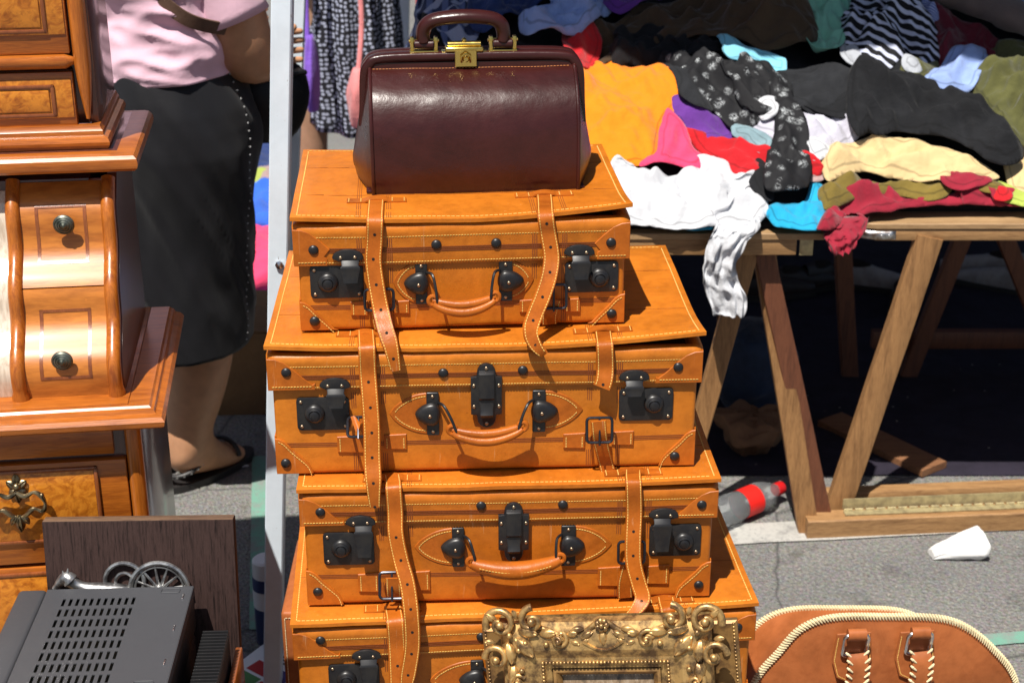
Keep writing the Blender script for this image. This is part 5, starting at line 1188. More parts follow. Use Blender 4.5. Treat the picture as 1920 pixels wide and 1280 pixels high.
pd = person('person in a navy and white polka dot dress behind the stall post', PB, J, rad, M['skin2'])
def dress(a, z):
    t = (z - .50) / .92; hw = float(np.interp(t, [0, .3, .55, .7, .9, 1], [.158, .155, .145, .130, .15, .08])); hd = float(np.interp(t, [0, .3, .6, 1], [.15, .14, .11, .08]))
    f = .016 * (1 - t) * math.sin(a * 11 + 1.5 * pn(a, 1, z * 2)) + .006 * pn(a, 2, z * 5); c = .012 * (1 - t)
    return Vector(((hw + f) * math.cos(a) + c, (hd + f) * math.sin(a), z + .015 * math.sin(a * 2 + 1) * (1 - t)))
zz = np.linspace(.50, 1.42, 50); seg = 110
rows = [[dress(2 * PI * k / seg, z) for k in range(seg + 1)] for z in zz]; mbd = MB().grid(rows)
me = bpy.data.meshes.new('dress'); me.from_pydata(mbd.v, [], mbd.f); uvl = me.uv_layers.new(name='UVMap')
for lp in me.loops:
    i, k = divmod(lp.vertex_index, seg + 1); uvl.data[lp.index].uv = (k / seg * .96, zz[i])
garment('dress', fin(me, True, 179), M['polka'], pd)
hm = MB(); hm.ball(Vector(J['head']) + Vector((.02, .01, .03)), (.09, .095, .11), 16, 10); obj('hair', hm.mesh(), M['hair'], pd)
M['purple'] = fabric('violet_cloth', (.20, .09, .52), .7, .2); M['pinkbag'] = fabric('salmon_cloth', (.72, .24, .24), .75, .15)
def sack(name, label, px0, py0, px1, py1, y, mat, cat, hd=.05, seed=0):
    a, b = at_y(px0, py0, y), at_y(px1, py1, y); c = Vector(((a.x + b.x) / 2, y, b.z)); h = a.z - b.z; hw_ = (b.x - a.x) / 2
    e = tag(empty(name, c), label, cat); rows = []
    for i in range(20):
        t = i / 19; s_ = math.sin(PI * (.06 + .78 * (1 - t))) ** .55
        rows.append([Vector((hw_ * s_ * math.cos(q) * (1 + .18 * pn(q, 1.3, t * 3, seed)), hd * s_ * math.sin(q) * (1 + .3 * pn(q, 1.5, t * 2 + seed)), h * t)) for q in np.linspace(0, 2 * PI, 41)[:-1]])
    obj('pouch', MB().loft(rows).mesh(True, 179), mat, e); return e, h
e, h = sack('cloth_bag', 'violet cloth bag hanging beside the polka dot dress', 566, 66, 602, 205, 4.50, M['purple'], 'bag', .06, 2)
obj('strap', MB().tube(cr([(-.008, 0, h * .95), (-.01, .05, h + .16), (.0, .08, h + .36)], 6), .008, 8).mesh(), M['purple'], e)
e, h = sack('cloth_bag', 'salmon pink cloth bag beside the doctor bag handle side', 648, 128, 700, 236, 4.50, M['pinkbag'], 'bag', .05, 5); e['label'] = 'salmon pink cloth bag held beside the polka dot dress'
obj('strap', MB().tube(cr([(.0, 0, h * .95), (.01, .05, h + .15), (-.01, .10, h + .40)], 6), .008, 8).mesh(), M['pinkbag'], e)
# ================================================================== the heap of clothes
PROF_L = [2.80, 2.99, 3.06, 3.14, 3.36, 3.80, 4.02, 4.3]; PROF_Z = [.722, .726, .755, .800, .925, 1.075, 1.09, .80]
def heap_z(x, y):
    x = np.asarray(x, float); y = np.asarray(y, float)
    sh = np.clip((x - .55) / .25, 0, 1) * .085
    z = np.interp(y - sh, PROF_L, PROF_Z)
    w = np.clip((y - sh - 3.0) / .25, 0, 1)
    z = z + w * (.022 * np.sin(x * 9 + y * 4) + .016 * np.sin(x * 17 - y * 13 + 1) + .012 * np.sin(x * 31 + y * 23 + 2))
    edge = np.clip((x + .31) / .10, 0, 1) * np.clip((1.72 - x) / .2, 0, 1)
    return TZ + .003 + (z - TZ - .003) * np.clip(edge, .0, 1)
def heap_hit(px, py):
    d = ray(px, py); ts = np.linspace(2.7, 4.3, 500) / d.y; zr = CAM_H + d.z * ts; hz = heap_z(d.x * ts, d.y * ts); k = int(np.argmax(zr <= hz)) if (zr <= hz).any() else 400
    return d.x * ts[k], d.y * ts[k]
def vnoise(x, y, seed=0):
    xi, yi = np.floor(x).astype(np.int64), np.floor(y).astype(np.int64); xf, yf = x - xi, y - yi
    def g(i, j):
        h_ = (i * 374761393 + j * 668265263 + seed * 974711) & 0xffffffff; h_ = ((h_ ^ (h_ >> 13)) * 1274126177) & 0xffffffff; a_ = (h_ % 6283) / 1000.; return np.cos(a_), np.sin(a_)
    u, v = xf * xf * xf * (xf * (xf * 6 - 15) + 10), yf * yf * yf * (yf * (yf * 6 - 15) + 10); r = []
    for di, dj in ((0, 0), (1, 0), (0, 1), (1, 1)): c_, s_ = g(xi + di, yi + dj); r.append(c_ * (xf - di) + s_ * (yf - dj))
    return (r[0] * (1 - u) + r[1] * u) * (1 - v) + (r[2] * (1 - u) + r[3] * u) * v
def fabric_sim(poly, hfun, layer=.006, a=.18, b=.05, th=0.0, h=.0105, steps=70, seed=0, amp=.012, maxh=.07, fold=1.0, puff=.009):
    """polygon in plan (x,y) -> buckled cloth: the sheet is larger than its outline, so it wrinkles. Returns verts, faces"""
    rng = np.random.RandomState(seed); P = np.array(poly); ct = P.mean(0)
    ev, ew = np.linalg.eigh(np.cov((P - ct).T)); lx = ew[:, 1]; th = math.atan2(-lx[0], lx[1]) + rng.normal(0, .30 if ev[1] > 2 * ev[0] else .7); ca, sa = math.cos(th), math.sin(th)
    Rm = np.array([[ca, sa], [-sa, ca]]); Q = (P - ct) @ Rm.T; lo, hi = Q.min(0) - h, Q.max(0) + h
    nx, ny = max(3, int((hi[0] - lo[0]) / h)), max(3, int((hi[1] - lo[1]) / h)); gx, gy = np.meshgrid(np.linspace(lo[0], hi[0], nx), np.linspace(lo[1], hi[1], ny), indexing='ij'); G = np.stack([gx.ravel(), gy.ravel()], 1)
    def inside(pt):
        r = np.zeros(len(pt), bool); n = len(Q)
        for i in range(n):
            x0, y0 = Q[i]; x1, y1 = Q[(i + 1) % n]; c = (y0 > pt[:, 1]) != (y1 > pt[:, 1])
            r ^= c & (pt[:, 0] < (x1 - x0) * (pt[:, 1] - y0) / (y1 - y0 + 1e-12) + x0)
        return r
    idx = np.arange(nx * ny).reshape(nx, ny); cen = (G[idx[:-1, :-1].ravel()] + G[idx[1:, 1:].ravel()]) / 2; keep = inside(cen)
    cells_ = np.stack([idx[:-1, :-1].ravel(), idx[1:, :-1].ravel(), idx[1:, 1:].ravel(), idx[:-1, 1:].ravel()], 1)[keep]
    used = np.unique(cells_)
    if len(used) < 8: return None
    mp = -np.ones(nx * ny, int); mp[used] = np.arange(len(used)); F = mp[cells_]; U = G[used].copy()
    cnt = np.zeros(len(used)); np.add.at(cnt, F.ravel(), 1); bnd = cnt < 4
    # snap the rim to the outline
    bi = np.where(bnd)[0]
    for i in bi:
        best = None
        for k in range(len(Q)):
            A_, B_ = Q[k], Q[(k + 1) % len(Q)]; ab = B_ - A_; t = np.clip(np.dot(U[i] - A_, ab) / (ab @ ab + 1e-12), 0, 1); c = A_ + t * ab; dd = ((U[i] - c) ** 2).sum()
            if best is None or dd < best[0]: best = (dd, c)
        if best[0] < (h * 1.3) ** 2: U[i] = best[1]
    def pairs(di, dj):
        i0 = idx[max(0, -di):nx - max(0, di), max(0, -dj):ny - max(0, dj)].ravel(); j0 = idx[max(0, di):nx - max(0, -di), max(0, dj):ny - max(0, -dj)].ravel(); p = np.stack([mp[i0], mp[j0]], 1); return p[(p >= 0).all(1)]
    E = [pairs(1, 0), pairs(0, 1), pairs(1, 1), pairs(1, -1), pairs(2, 0), pairs(0, 2)]; stiff = np.concatenate([np.full(len(e), s) for e, s in zip(E, (1, 1, .6, .6, .35, .35))]); E = np.concatenate(E)
    W2 = U @ Rm + ct; base = hfun(W2[:, 0], W2[:, 1]); X = np.column_stack([W2, base + layer])
    g0 = rng.rand(6) * 9
    X[:, 2] += amp * (.6 + 1.0 * vnoise(U[:, 0] * 30, U[:, 1] * 12, seed)) * (~bnd) + amp * .8 * np.abs(vnoise(U[:, 0] * 18, U[:, 1] * 26, seed + 1)) * (~bnd)
    du = U[E[:, 1]] - U[E[:, 0]]; dz = (base[E[:, 1]] - base[E[:, 0]]); mod = 1 + .5 * np.sin(U[E[:, 0], 0] * 13 + g0[3]) * np.sin(U[E[:, 0], 1] * 11 + g0[4]); rest = np.sqrt((du[:, 0] * (1 + a * mod)) ** 2 + (du[:, 1] * (1 + b * mod)) ** 2 + dz ** 2)
    deg = np.zeros(len(X)); np.add.at(deg, E.ravel(), 1); deg = deg[:, None]; V = np.zeros_like(X); rim = X[bnd].copy()
    for s in range(steps):
        V[:, 2] -= .0012; V *= .86; Y = X + V
        for it in range(3):
            d = Y[E[:, 1]] - Y[E[:, 0]]; L = np.sqrt((d ** 2).sum(1)) + 1e-9; c = (d * ((L - rest) / L * .5 * stiff)[:, None]); acc = np.zeros_like(Y)
            for ax in range(3): acc[:, ax] = np.bincount(E[:, 0], c[:, ax], len(Y)) - np.bincount(E[:, 1], c[:, ax], len(Y))
            Y += acc / deg * 2.0
            Y[bnd] += (rim - Y[bnd]) * .35
            fl = hfun(Y[:, 0], Y[:, 1]) + layer * (1 - .75 * bnd); Y[:, 2] = np.clip(Y[:, 2], fl, fl + maxh)
        V = (Y - X) * .9; X = Y
    # rounded body, long folds and creases
    dr = np.full(len(U), 9.)
    for k in range(len(Q)):
        A_, B_ = Q[k], Q[(k + 1) % len(Q)]; ab = B_ - A_; t = np.clip(((U - A_) @ ab) / (ab @ ab + 1e-12), 0, 1); dr = np.minimum(dr, np.sqrt((((A_ + t[:, None] * ab) - U) ** 2).sum(1)))
    ext = math.sqrt(np.ptp(U[:, 0]) * np.ptp(U[:, 1])); k_ = np.clip(ext / .22, .35, 1.15) * fold
    rise = (1 - np.exp(-dr / .016)); X[:, 2] += puff * k_ * rise
    nc = int(np.clip(ext ** 2 / .0045, 4, 24)); add = np.zeros(len(U))
    for c_ in range(nc):
        p0 = U[rng.randint(len(U))]; an = rng.normal(0, .42) + (0 if rng.rand() > .22 else 1.3); tv = np.array([math.sin(an), math.cos(an)]); nv = np.array([tv[1], -tv[0]])
        r_ = U - p0; s_ = r_ @ tv; d_ = r_ @ nv + .010 * np.sin(s_ * 38 + rng.rand() * 6) + rng.normal(0, 2.2) * s_ * s_; fine = rng.rand() < .45; w_ = rng.uniform(.0040, .0075) if fine else rng.uniform(.009, .020); wa = np.where(d_ > 0, w_, w_ * rng.uniform(.35, .8)); Ls = rng.uniform(.05, .15) * max(.5, min(1.3, ext / .2))
        add += (rng.uniform(.003, .008) if fine else rng.uniform(.007, .020)) * (1 if rng.rand() > .3 else -.7) * np.exp(-(d_ / wa) ** 2) * np.exp(-(s_ / Ls) ** 2)
    wx = U[:, 0] + .016 * vnoise(U[:, 0] * 16, U[:, 1] * 16, seed + 3); wy = U[:, 1] + .02 * vnoise(U[:, 0] * 14 + 5, U[:, 1] * 14, seed + 9)
    rg = lambda fx, fy, s: (1 - np.minimum(1, 1.6 * np.abs(vnoise(wx * fx, wy * fy, seed + s)))) ** 2.2
    cr_ = .030 * rg(17, 6.0, 1) + .020 * rg(34, 14, 2) + .009 * rg(66, 36, 4); add = add + rng.normal(0, .07) * (U[:, 0] - U[:, 0].mean()) + rng.normal(0, .07) * (U[:, 1] - U[:, 1].mean()); add = add + cr_ - cr_.mean() * .7
    X[:, 2] += add * k_ * (.15 + .85 * rise)
    fl = hfun(X[:, 0], X[:, 1]) + .0015; X[:, 2] = np.maximum(X[:, 2], fl)
    return X, F, dr
def garment_px(name, label, mat, pts, layer=.008, a=.18, b=.06, th=0., seed=None, cat='garment', maxh=.07, amp=.012, hfun=None, hit=None, h=.0066, fold=1.0, group='clothes heaped on the tables'):
    hit = hit or heap_hit; hfun = hfun or heap_z; poly0 = cr([Vector((*hit(*p), 0)) for p in pts], 5, True); sd_ = seed or 1; cc_ = sum(poly0, Vector()) / len(poly0); poly0 = [cc_ + (p - cc_) * 1.05 + Vector((0, -.012, 0)) for p in poly0]; poly = [(p.x + .009 * fbm(p.x * 16, p.y * 16, sd_), p.y + .009 * fbm(p.x * 16 + 9, p.y * 16, sd_)) for p in poly0]
    r = fabric_sim(poly, hfun, layer, a, b, th, h, 60, seed if seed is not None else (len(bpy.data.objects) * 7) % 1000, amp, maxh, fold)
    if r is None: return None
    X, F, dr = r; c = X.mean(0); c[2] = X[:, 2].min(); me = mk(X - c, [tuple(int(q) for q in f) for f in F], True, 179)
    bm = bmesh.new(); bm.from_mesh(me); bmesh.ops.recalc_face_normals(bm, faces=bm.faces)
    if sum(f.normal.z for f in bm.faces) < 0: bmesh.ops.reverse_faces(bm, faces=bm.faces)
    bm.to_mesh(me); bm.free(); fin(me, True, 179); at = me.attributes.new('rim', 'FLOAT', 'POINT'); at.data.foreach_set('value', np.minimum(1, dr * 20).astype(np.float32))
    o = obj(name, me, mat, None, tuple(c)); s = o.modifiers.new('sub', 'SUBSURF'); s.levels = 1; s.render_levels = 1; t = o.modifiers.new('thick', 'SOLIDIFY'); t.thickness = .0016; t.offset = -1
    tag(o, label, cat, group); return o
def fb(n, c, **k): M[n] = fabric(n, c, **k); return M[n]
def scarf():
    m, n, b = nt('black_floral_scarf', (.014, .014, .016), .75, 0, .2); v = coords(n); vo = node(n, 'ShaderNodeTexVoronoi'); vo.inputs['Scale'].default_value = 34; n.links.new(v, vo.inputs['Vector'])
    wv = noise_tex(n, v, 95, 3, .6, 1.8); k1 = ramp(n, vo.outputs['Distance'], [(.20, (1, 1, 1)), (.42, (0, 0, 0))]); k2 = ramp(n, wv, [(.47, (0, 0, 0)), (.50, (1, 1, 1)), (.53, (1, 1, 1)), (.56, (0, 0, 0))])
    n.links.new(mixc(n, mixc(n, 1.0, k1, k2, 'MULTIPLY'), (.014, .014, .016), (.55, .58, .60)), b.inputs['Base Color']); bump(n, b, noise_tex(n, v, 60, 4, .6), .3, .003); return m
def plaid(name, c1, c2, c3):
    m, n, b = nt(name, c1, .8, 0, .2); v = coords(n); sep = node(n, 'ShaderNodeSeparateXYZ'); n.links.new(v, sep.inputs[0])
    def band(sock, f, w):
        mm = node(n, 'ShaderNodeMath', operation='MULTIPLY'); n.links.new(sock, mm.inputs[0]); mm.inputs[1].default_value = f; fr = node(n, 'ShaderNodeMath', operation='FRACT'); n.links.new(mm.outputs[0], fr.inputs[0]); lt = node(n, 'ShaderNodeMath', operation='LESS_THAN'); n.links.new(fr.outputs[0], lt.inputs[0]); lt.inputs[1].default_value = w; return lt.outputs[0]
    c = mixc(n, band(sep.outputs['X'], 26, .4), c1, c2); c = mixc(n, band(sep.outputs['Y'], 22, .35), c, c3); n.links.new(c, b.inputs['Base Color']); bump(n, b, noise_tex(n, v, 50, 4, .6), .3, .003); return m
def stripes(name, c1, c2, sc=55, w=.5):
    m, n, b = nt(name, c1, .8, 0, .2); v = coords(n); wv = node(n, 'ShaderNodeTexWave', bands_direction='DIAGONAL'); wv.inputs['Scale'].default_value = sc; wv.inputs['Distortion'].default_value = 1.5; n.links.new(v, wv.inputs['Vector'])
    n.links.new(ramp(n, wv.outputs['Fac'], [(w - .03, c1), (w + .03, c2)]), b.inputs['Base Color']); return m
M['scarf'] = scarf(); M['plaid'] = plaid('navy_plaid', (.03, .04, .09), (.10, .13, .26), (.30, .33, .45)); M['zebra'] = stripes('black_white_print', (.012, .012, .014), (.55, .58, .72), 16, .62); M['bluestripe'] = stripes('blue_striped_shirt', (.08, .12, .38), (.45, .5, .7), 60, .5)
fb('orange', (.80, .215, .003), var=.06); fb('white', (.56, .57, .60), var=.03); fb('hotpink', (.78, .055, .15), var=.1); fb('violet', (.12, .03, .25), var=.15); fb('red', (.50, .008, .014), var=.12); fb('denim', (.20, .30, .34), var=.25); fb('lavwhite', (.50, .49, .57), var=.05)
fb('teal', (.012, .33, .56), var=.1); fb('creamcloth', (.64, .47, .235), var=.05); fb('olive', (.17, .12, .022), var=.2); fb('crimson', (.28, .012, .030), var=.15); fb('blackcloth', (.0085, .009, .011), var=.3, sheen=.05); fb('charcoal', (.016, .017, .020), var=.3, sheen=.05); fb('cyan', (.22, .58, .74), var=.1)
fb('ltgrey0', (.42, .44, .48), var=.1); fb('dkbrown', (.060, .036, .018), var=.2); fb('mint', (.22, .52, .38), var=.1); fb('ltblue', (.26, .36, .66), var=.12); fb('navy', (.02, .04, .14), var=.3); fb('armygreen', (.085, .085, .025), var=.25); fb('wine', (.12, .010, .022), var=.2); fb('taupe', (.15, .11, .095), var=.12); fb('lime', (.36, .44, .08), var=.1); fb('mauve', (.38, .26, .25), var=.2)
# dark garments underneath, filling the heap
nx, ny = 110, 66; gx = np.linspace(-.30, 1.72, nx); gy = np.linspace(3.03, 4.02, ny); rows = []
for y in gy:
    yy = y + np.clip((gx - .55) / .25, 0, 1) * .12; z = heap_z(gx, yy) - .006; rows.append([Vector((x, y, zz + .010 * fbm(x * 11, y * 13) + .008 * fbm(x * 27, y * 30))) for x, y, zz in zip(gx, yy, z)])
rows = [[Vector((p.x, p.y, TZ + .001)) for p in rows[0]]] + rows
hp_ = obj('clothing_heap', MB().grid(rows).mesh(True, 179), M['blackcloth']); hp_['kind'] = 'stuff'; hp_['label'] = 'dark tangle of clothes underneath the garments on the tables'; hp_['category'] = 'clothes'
G = garment_px
G('t_shirt', 'bright orange t-shirt spread over the front of the heap', M['orange'], [(1060, 150), (1110, 142), (1150, 133), (1185, 152), (1240, 150), (1285, 186), (1268, 208), (1240, 252), (1226, 310), (1165, 324), (1100, 330), (1060, 250)], .030, .05, .035, .3, 3, maxh=.05, amp=.008, fold=.35)
G('blouse', 'crumpled white blouse at the table edge under the pink top', M['white'], [(1140, 335), (1200, 322), (1255, 345), (1300, 312), (1350, 315), (1402, 335), (1432, 372), (1430, 402), (1400, 432), (1340, 428), (1280, 434), (1180, 426), (1130, 400)], .012, .34, .20, .5, 5, maxh=.06, amp=.02)
G('tank_top', 'hot pink tank top lying beside the orange t-shirt', M['hotpink'], [(1245, 225), (1266, 236), (1292, 288), (1314, 322), (1302, 343), (1268, 336), (1235, 322), (1200, 328), (1212, 310), (1230, 300), (1238, 262)], .036, .25, .12, 1.1, 9)
G('blouse', 'violet blouse under the black floral scarf', M['violet'], [(1250, 200), (1292, 197), (1332, 225), (1362, 246), (1366, 280), (1310, 268), (1256, 238)], .026, .22, .1, .4, 11)
G('cardigan', 'bright red cardigan below the jeans cuff', M['red'], [(1282, 255), (1340, 275), (1400, 298), (1450, 300), (1520, 296), (1552, 316), (1545, 336), (1480, 345), (1440, 350), (1400, 348), (1335, 310)], .020, .12, .30, .1, 13)
G('jeans', 'folded pale denim jeans cuff on the red cardigan', M['denim'], [(1375, 262), (1412, 270), (1444, 294), (1420, 320), (1392, 298), (1370, 285)], .045, .05, .05, 0, 15, h=.008)
G('scarf', 'black scarf with white flower print bunched on the heap', M['scarf'], [(1240, 140), (1290, 138), (1340, 148), (1402, 143), (1442, 150), (1472, 186), (1458, 218), (1442, 248), (1402, 264), (1370, 268), (1336, 232), (1296, 205)], .040, .30, .18, .7, 17, maxh=.08, amp=.02)
G('scarf', 'black flower print scarf end hanging down to the blue top', M['scarf'], [(1448, 176), (1478, 215), (1503, 260), (1514, 310), (1509, 388), (1470, 394), (1428, 387), (1438, 330), (1449, 270), (1442, 220)], .052, .16, .03, 1.5, 19)
G('blouse', 'white blouse between the floral scarf and the black blouse', M['lavwhite'], [(1462, 196), (1500, 230), (1545, 240), (1602, 212), (1606, 262), (1582, 298), (1545, 314), (1510, 292), (1488, 250)], .030, .22, .12, .6, 21)
G('lace_top', 'lavender white lace top showing beneath the floral scarf', M['lavwhite'], [(1392, 240), (1450, 240), (1456, 290), (1425, 282), (1398, 262)], .038, .3, .2, .4, 22)
G('skirt', 'turquoise blue top at the table edge under the scarf end', M['teal'], [(1428, 396), (1500, 384), (1520, 342), (1542, 350), (1550, 385), (1546, 430), (1505, 438), (1456, 428)], .012, .14, .10, .2, 23)
G('sock', 'small turquoise cloth poking out under the white blouse', M['teal'], [(1280, 408), (1325, 405), (1335, 432), (1290, 430)], .006, .2, .2, 0, 24, h=.008)
G('trousers', 'cream trousers lying under the black ruched blouse', M['creamcloth'], [(1550, 312), (1600, 290), (1700, 290), (1765, 300), (1842, 338), (1856, 358), (1780, 362), (1700, 358), (1620, 342), (1556, 360)], .034, .04, .22, .15, 25, maxh=.08)
G('trousers', 'olive trousers squeezed between cream and crimson clothes', M['olive'], [(1540, 362), (1600, 345), (1700, 350), (1775, 358), (1745, 384), (1680, 378), (1620, 382), (1552, 405)], .020, .05, .30, .1, 27)
G('dress', 'crimson dress along the right table edge', M['crimson'], [(1536, 438), (1550, 400), (1590, 370), (1640, 360), (1722, 378), (1800, 362), (1888, 360), (1893, 388), (1700, 394), (1620, 408), (1572, 436)], .010, .08, .32, .0, 29)
G('blouse', 'black ruched blouse stretched over the cream trousers', M['blackcloth'], [(1598, 178), (1680, 185), (1760, 220), (1840, 258), (1898, 310), (1892, 352), (1840, 342), (1760, 302), (1640, 294), (1600, 292)], .062, .16, .14, .5, 31, maxh=.09, amp=.02)
G('shirt', 'cream shirt at the far right end of the heap', M['creamcloth'], [(1880, 292), (1900, 268), (1930, 258), (2000, 280), (2000, 372), (1900, 372)], .016, .2, .1, .4, 33, fold=.5)
G('ribbon', 'lime green cloth strip beside the red tag', M['lime'], [(1842, 340), (1876, 350), (1940, 370), (1940, 392), (1898, 388), (1855, 372)], .016, .1, .2, 0, 35, h=.008)
G('tag_loop', 'bright red band lying on the crimson dress', M['red'], [(1858, 362), (1888, 362), (1890, 388), (1858, 388)], .026, .05, .05, 0, 36, h=.006)
G('jumper', 'charcoal jumper in the middle of the heap above the white blouse', M['charcoal'], [(1455, 160), (1560, 150), (1622, 188), (1606, 218), (1552, 244), (1490, 232), (1466, 190)], .040, .2, .15, .3, 37)
G('top', 'light cyan top just behind the floral scarf', M['cyan'], [(1345, 100), (1400, 118), (1462, 140), (1466, 170), (1430, 158), (1368, 142)], .046, .2, .2, .4, 39)
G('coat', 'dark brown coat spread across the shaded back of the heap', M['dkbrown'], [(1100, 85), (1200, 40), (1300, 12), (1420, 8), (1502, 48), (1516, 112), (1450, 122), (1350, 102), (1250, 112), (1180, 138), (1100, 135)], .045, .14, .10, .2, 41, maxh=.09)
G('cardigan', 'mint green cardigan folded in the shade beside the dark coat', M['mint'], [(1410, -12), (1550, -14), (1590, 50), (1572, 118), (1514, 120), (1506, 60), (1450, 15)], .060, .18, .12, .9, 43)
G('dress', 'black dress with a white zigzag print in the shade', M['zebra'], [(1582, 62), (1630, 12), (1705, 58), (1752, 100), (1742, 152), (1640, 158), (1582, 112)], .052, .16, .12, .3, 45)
G('top', 'purple top behind the dark brown coat', M['violet'], [(1125, 48), (1170, 16), (1260, 4), (1235, 42), (1160, 68)], .062, .2, .1, .2, 47)
G('shirt', 'pale blue shirt crumpled behind the doctor bag', M['ltblue'], [(985, 70), (1030, 52), (1080, 28), (1152, 16), (1142, 62), (1085, 95), (990, 98)], .050, .26, .18, .4, 49)
G('shirt', 'navy plaid shirt behind the doctor bag handle', M['plaid'], [(738, 110), (790, 40), (830, -5), (900, -20), (965, 0), (905, 62), (840, 105)], .040, .18, .12, .6, 51)
G('jeans', 'dark navy jeans above the pale blue shirt', M['navy'], [(880, 40), (960, -8), (1020, -12), (1120, -2), (1085, 32), (1000, 55), (920, 90)], .055, .2, .1, .2, 53)
G('shirt_sleeve', 'pale blue sleeve standing out between black and olive clothes', M['ltblue'], [(1728, 205), (1758, 172), (1792, 138), (1838, 148), (1824, 202), (1780, 226)], .070, .06, .14, 1.0, 55)
G('jacket', 'army green jacket at the right of the heap', M['armygreen'], [(1815, 182), (1920, 148), (2000, 165), (2000, 275), (1905, 305), (1842, 245)], .048, .14, .14, .3, 57)
G('trousers', 'small olive green trouser end beside the pale blue sleeve', M['armygreen'], [(1685, 165), (1748, 158), (1744, 186), (1702, 210)], .060, .1, .1, .3, 59)
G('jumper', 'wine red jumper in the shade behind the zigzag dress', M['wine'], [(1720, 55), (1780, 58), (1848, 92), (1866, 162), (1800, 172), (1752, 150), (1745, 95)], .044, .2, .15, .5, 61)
G('shirt', 'blue striped shirt at the shaded back of the heap', M['bluestripe'], [(1585, -10), (1650, -14), (1720, 40), (1760, 70), (1735, 78), (1660, 28)], .050, .2, .12, .4, 63)
G('shirt', 'grey blue shirt behind the taupe sleeve', M['ltblue'], [(1800, -12), (2000, -15), (2000, 130), (1900, 70)], .040, .2, .15, .4, 65)
G('scarf', 'mauve printed scarf peeping out under the red cardigan', M['mauve'], [(1292, 285), (1330, 300), (1375, 318), (1360, 332), (1300, 318)], .016, .2, .2, .3, 67, h=.008)
G('scarf', 'mauve cloth squeezed beside the cream trousers', M['mauve'], [(1512, 325), (1545, 318), (1562, 335), (1535, 352), (1512, 350)], .026, .2, .2, .3, 68, h=.008)
G('top', 'dark red top right behind the doctor bag', M['red'], [(1060, 70), (1118, 78), (1116, 140), (1080, 150), (1060, 140)], .036, .2, .1, .3, 69)
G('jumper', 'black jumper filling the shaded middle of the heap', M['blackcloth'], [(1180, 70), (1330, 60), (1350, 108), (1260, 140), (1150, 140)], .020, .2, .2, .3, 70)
for nm, lb, mt, pts, ly, sd in (('scarf', 'dark grey lace scarf between orange t-shirt and floral scarf', 'charcoal', [(1235, 150), (1262, 142), (1300, 190), (1330, 235), (1300, 225), (1268, 190)], .050, 201), ('sock', 'white sock lying on the denim cuff', 'white', [(1415, 228), (1448, 222), (1452, 250), (1425, 262)], .056, 202),
    ('blouse', 'navy blouse under the violet blouse', 'navy', [(1300, 232), (1360, 250), (1392, 285), (1345, 280), (1305, 258)], .018, 203), ('top', 'black vest between red cardigan and floral scarf end', 'blackcloth', [(1395, 315), (1440, 318), (1440, 385), (1410, 370)], .026, 204), ('shirt', 'white shirt cuff between scarf end and cream trousers', 'white', [(1505, 290), (1545, 300), (1560, 322), (1515, 325)], .046, 205),
    ('leggings', 'black leggings under the charcoal jumper', 'blackcloth', [(1505, 235), (1600, 200), (1612, 232), (1560, 252)], .052, 206), ('bodice', 'white bodice strap beside the army green jacket', 'ltgrey0', [(1688, 152), (1720, 168), (1712, 182), (1686, 172)], .066, 207), ('shorts', 'dark navy shorts beside the mint cardigan', 'navy', [(1400, 2), (1452, 12), (1470, 40), (1420, 34)], .066, 208),
    ('top', 'pale grey top under the black zigzag dress', 'ltgrey0', [(1572, 108), (1608, 118), (1620, 158), (1580, 150)], .050, 209), ('scarf', 'teal scarf showing behind the dark coat', 'teal', [(1040, 12), (1098, -6), (1128, 8), (1088, 30)], .066, 210), ('vest', 'crimson vest crumpled at the end of the olive trousers', 'crimson', [(1765, 350), (1815, 348), (1850, 366), (1800, 380), (1765, 372)], .040, 211),
    ('belt', 'tan cloth belt between cream trousers and lime strip', 'olive', [(1790, 352), (1850, 352), (1880, 372), (1840, 378)], .030, 212), ('jumper', 'black jumper under the pale blue sleeve', 'blackcloth', [(1640, 155), (1740, 150), (1760, 200), (1690, 222), (1640, 190)], .036, 213), ('skirt', 'dark olive skirt beside the wine red jumper', 'armygreen', [(1860, 110), (1940, 118), (1960, 160), (1870, 172)], .046, 214)):
    G(nm, lb, M[mt], pts, ly, .25, .2, .5, sd, fold=.9)
# taupe sleeve lying diagonally over the back
tp0 = [heap_hit(1640, -30), heap_hit(1740, 28), heap_hit(1830, 62), heap_hit(1935, 108), heap_hit(2010, 140)]
pts = cr([Vector((x, y, float(heap_z(x, y)) + .075)) for x, y in tp0], 8); rows = []
tm = MB().tube(pts, [.052 - .012 * abs(i / (len(pts) - 1) - .2) + .003 * math.sin(i * 1.3) for i in range(len(pts))], 20, flat=.75)
c0 = pts[len(pts) // 2]; tm.v = [tuple(Vector(v) - c0 + Vector((0, 0, .004)) * fbm(v[0] * 25, v[1] * 25)) for v in tm.v]
tag(obj('coat_sleeve', tm.mesh(True, 179), M['taupe'], None, tuple(c0)), 'smooth taupe sleeve lying diagonally across the shaded back of the heap', 'garment', 'clothes heaped on the tables')
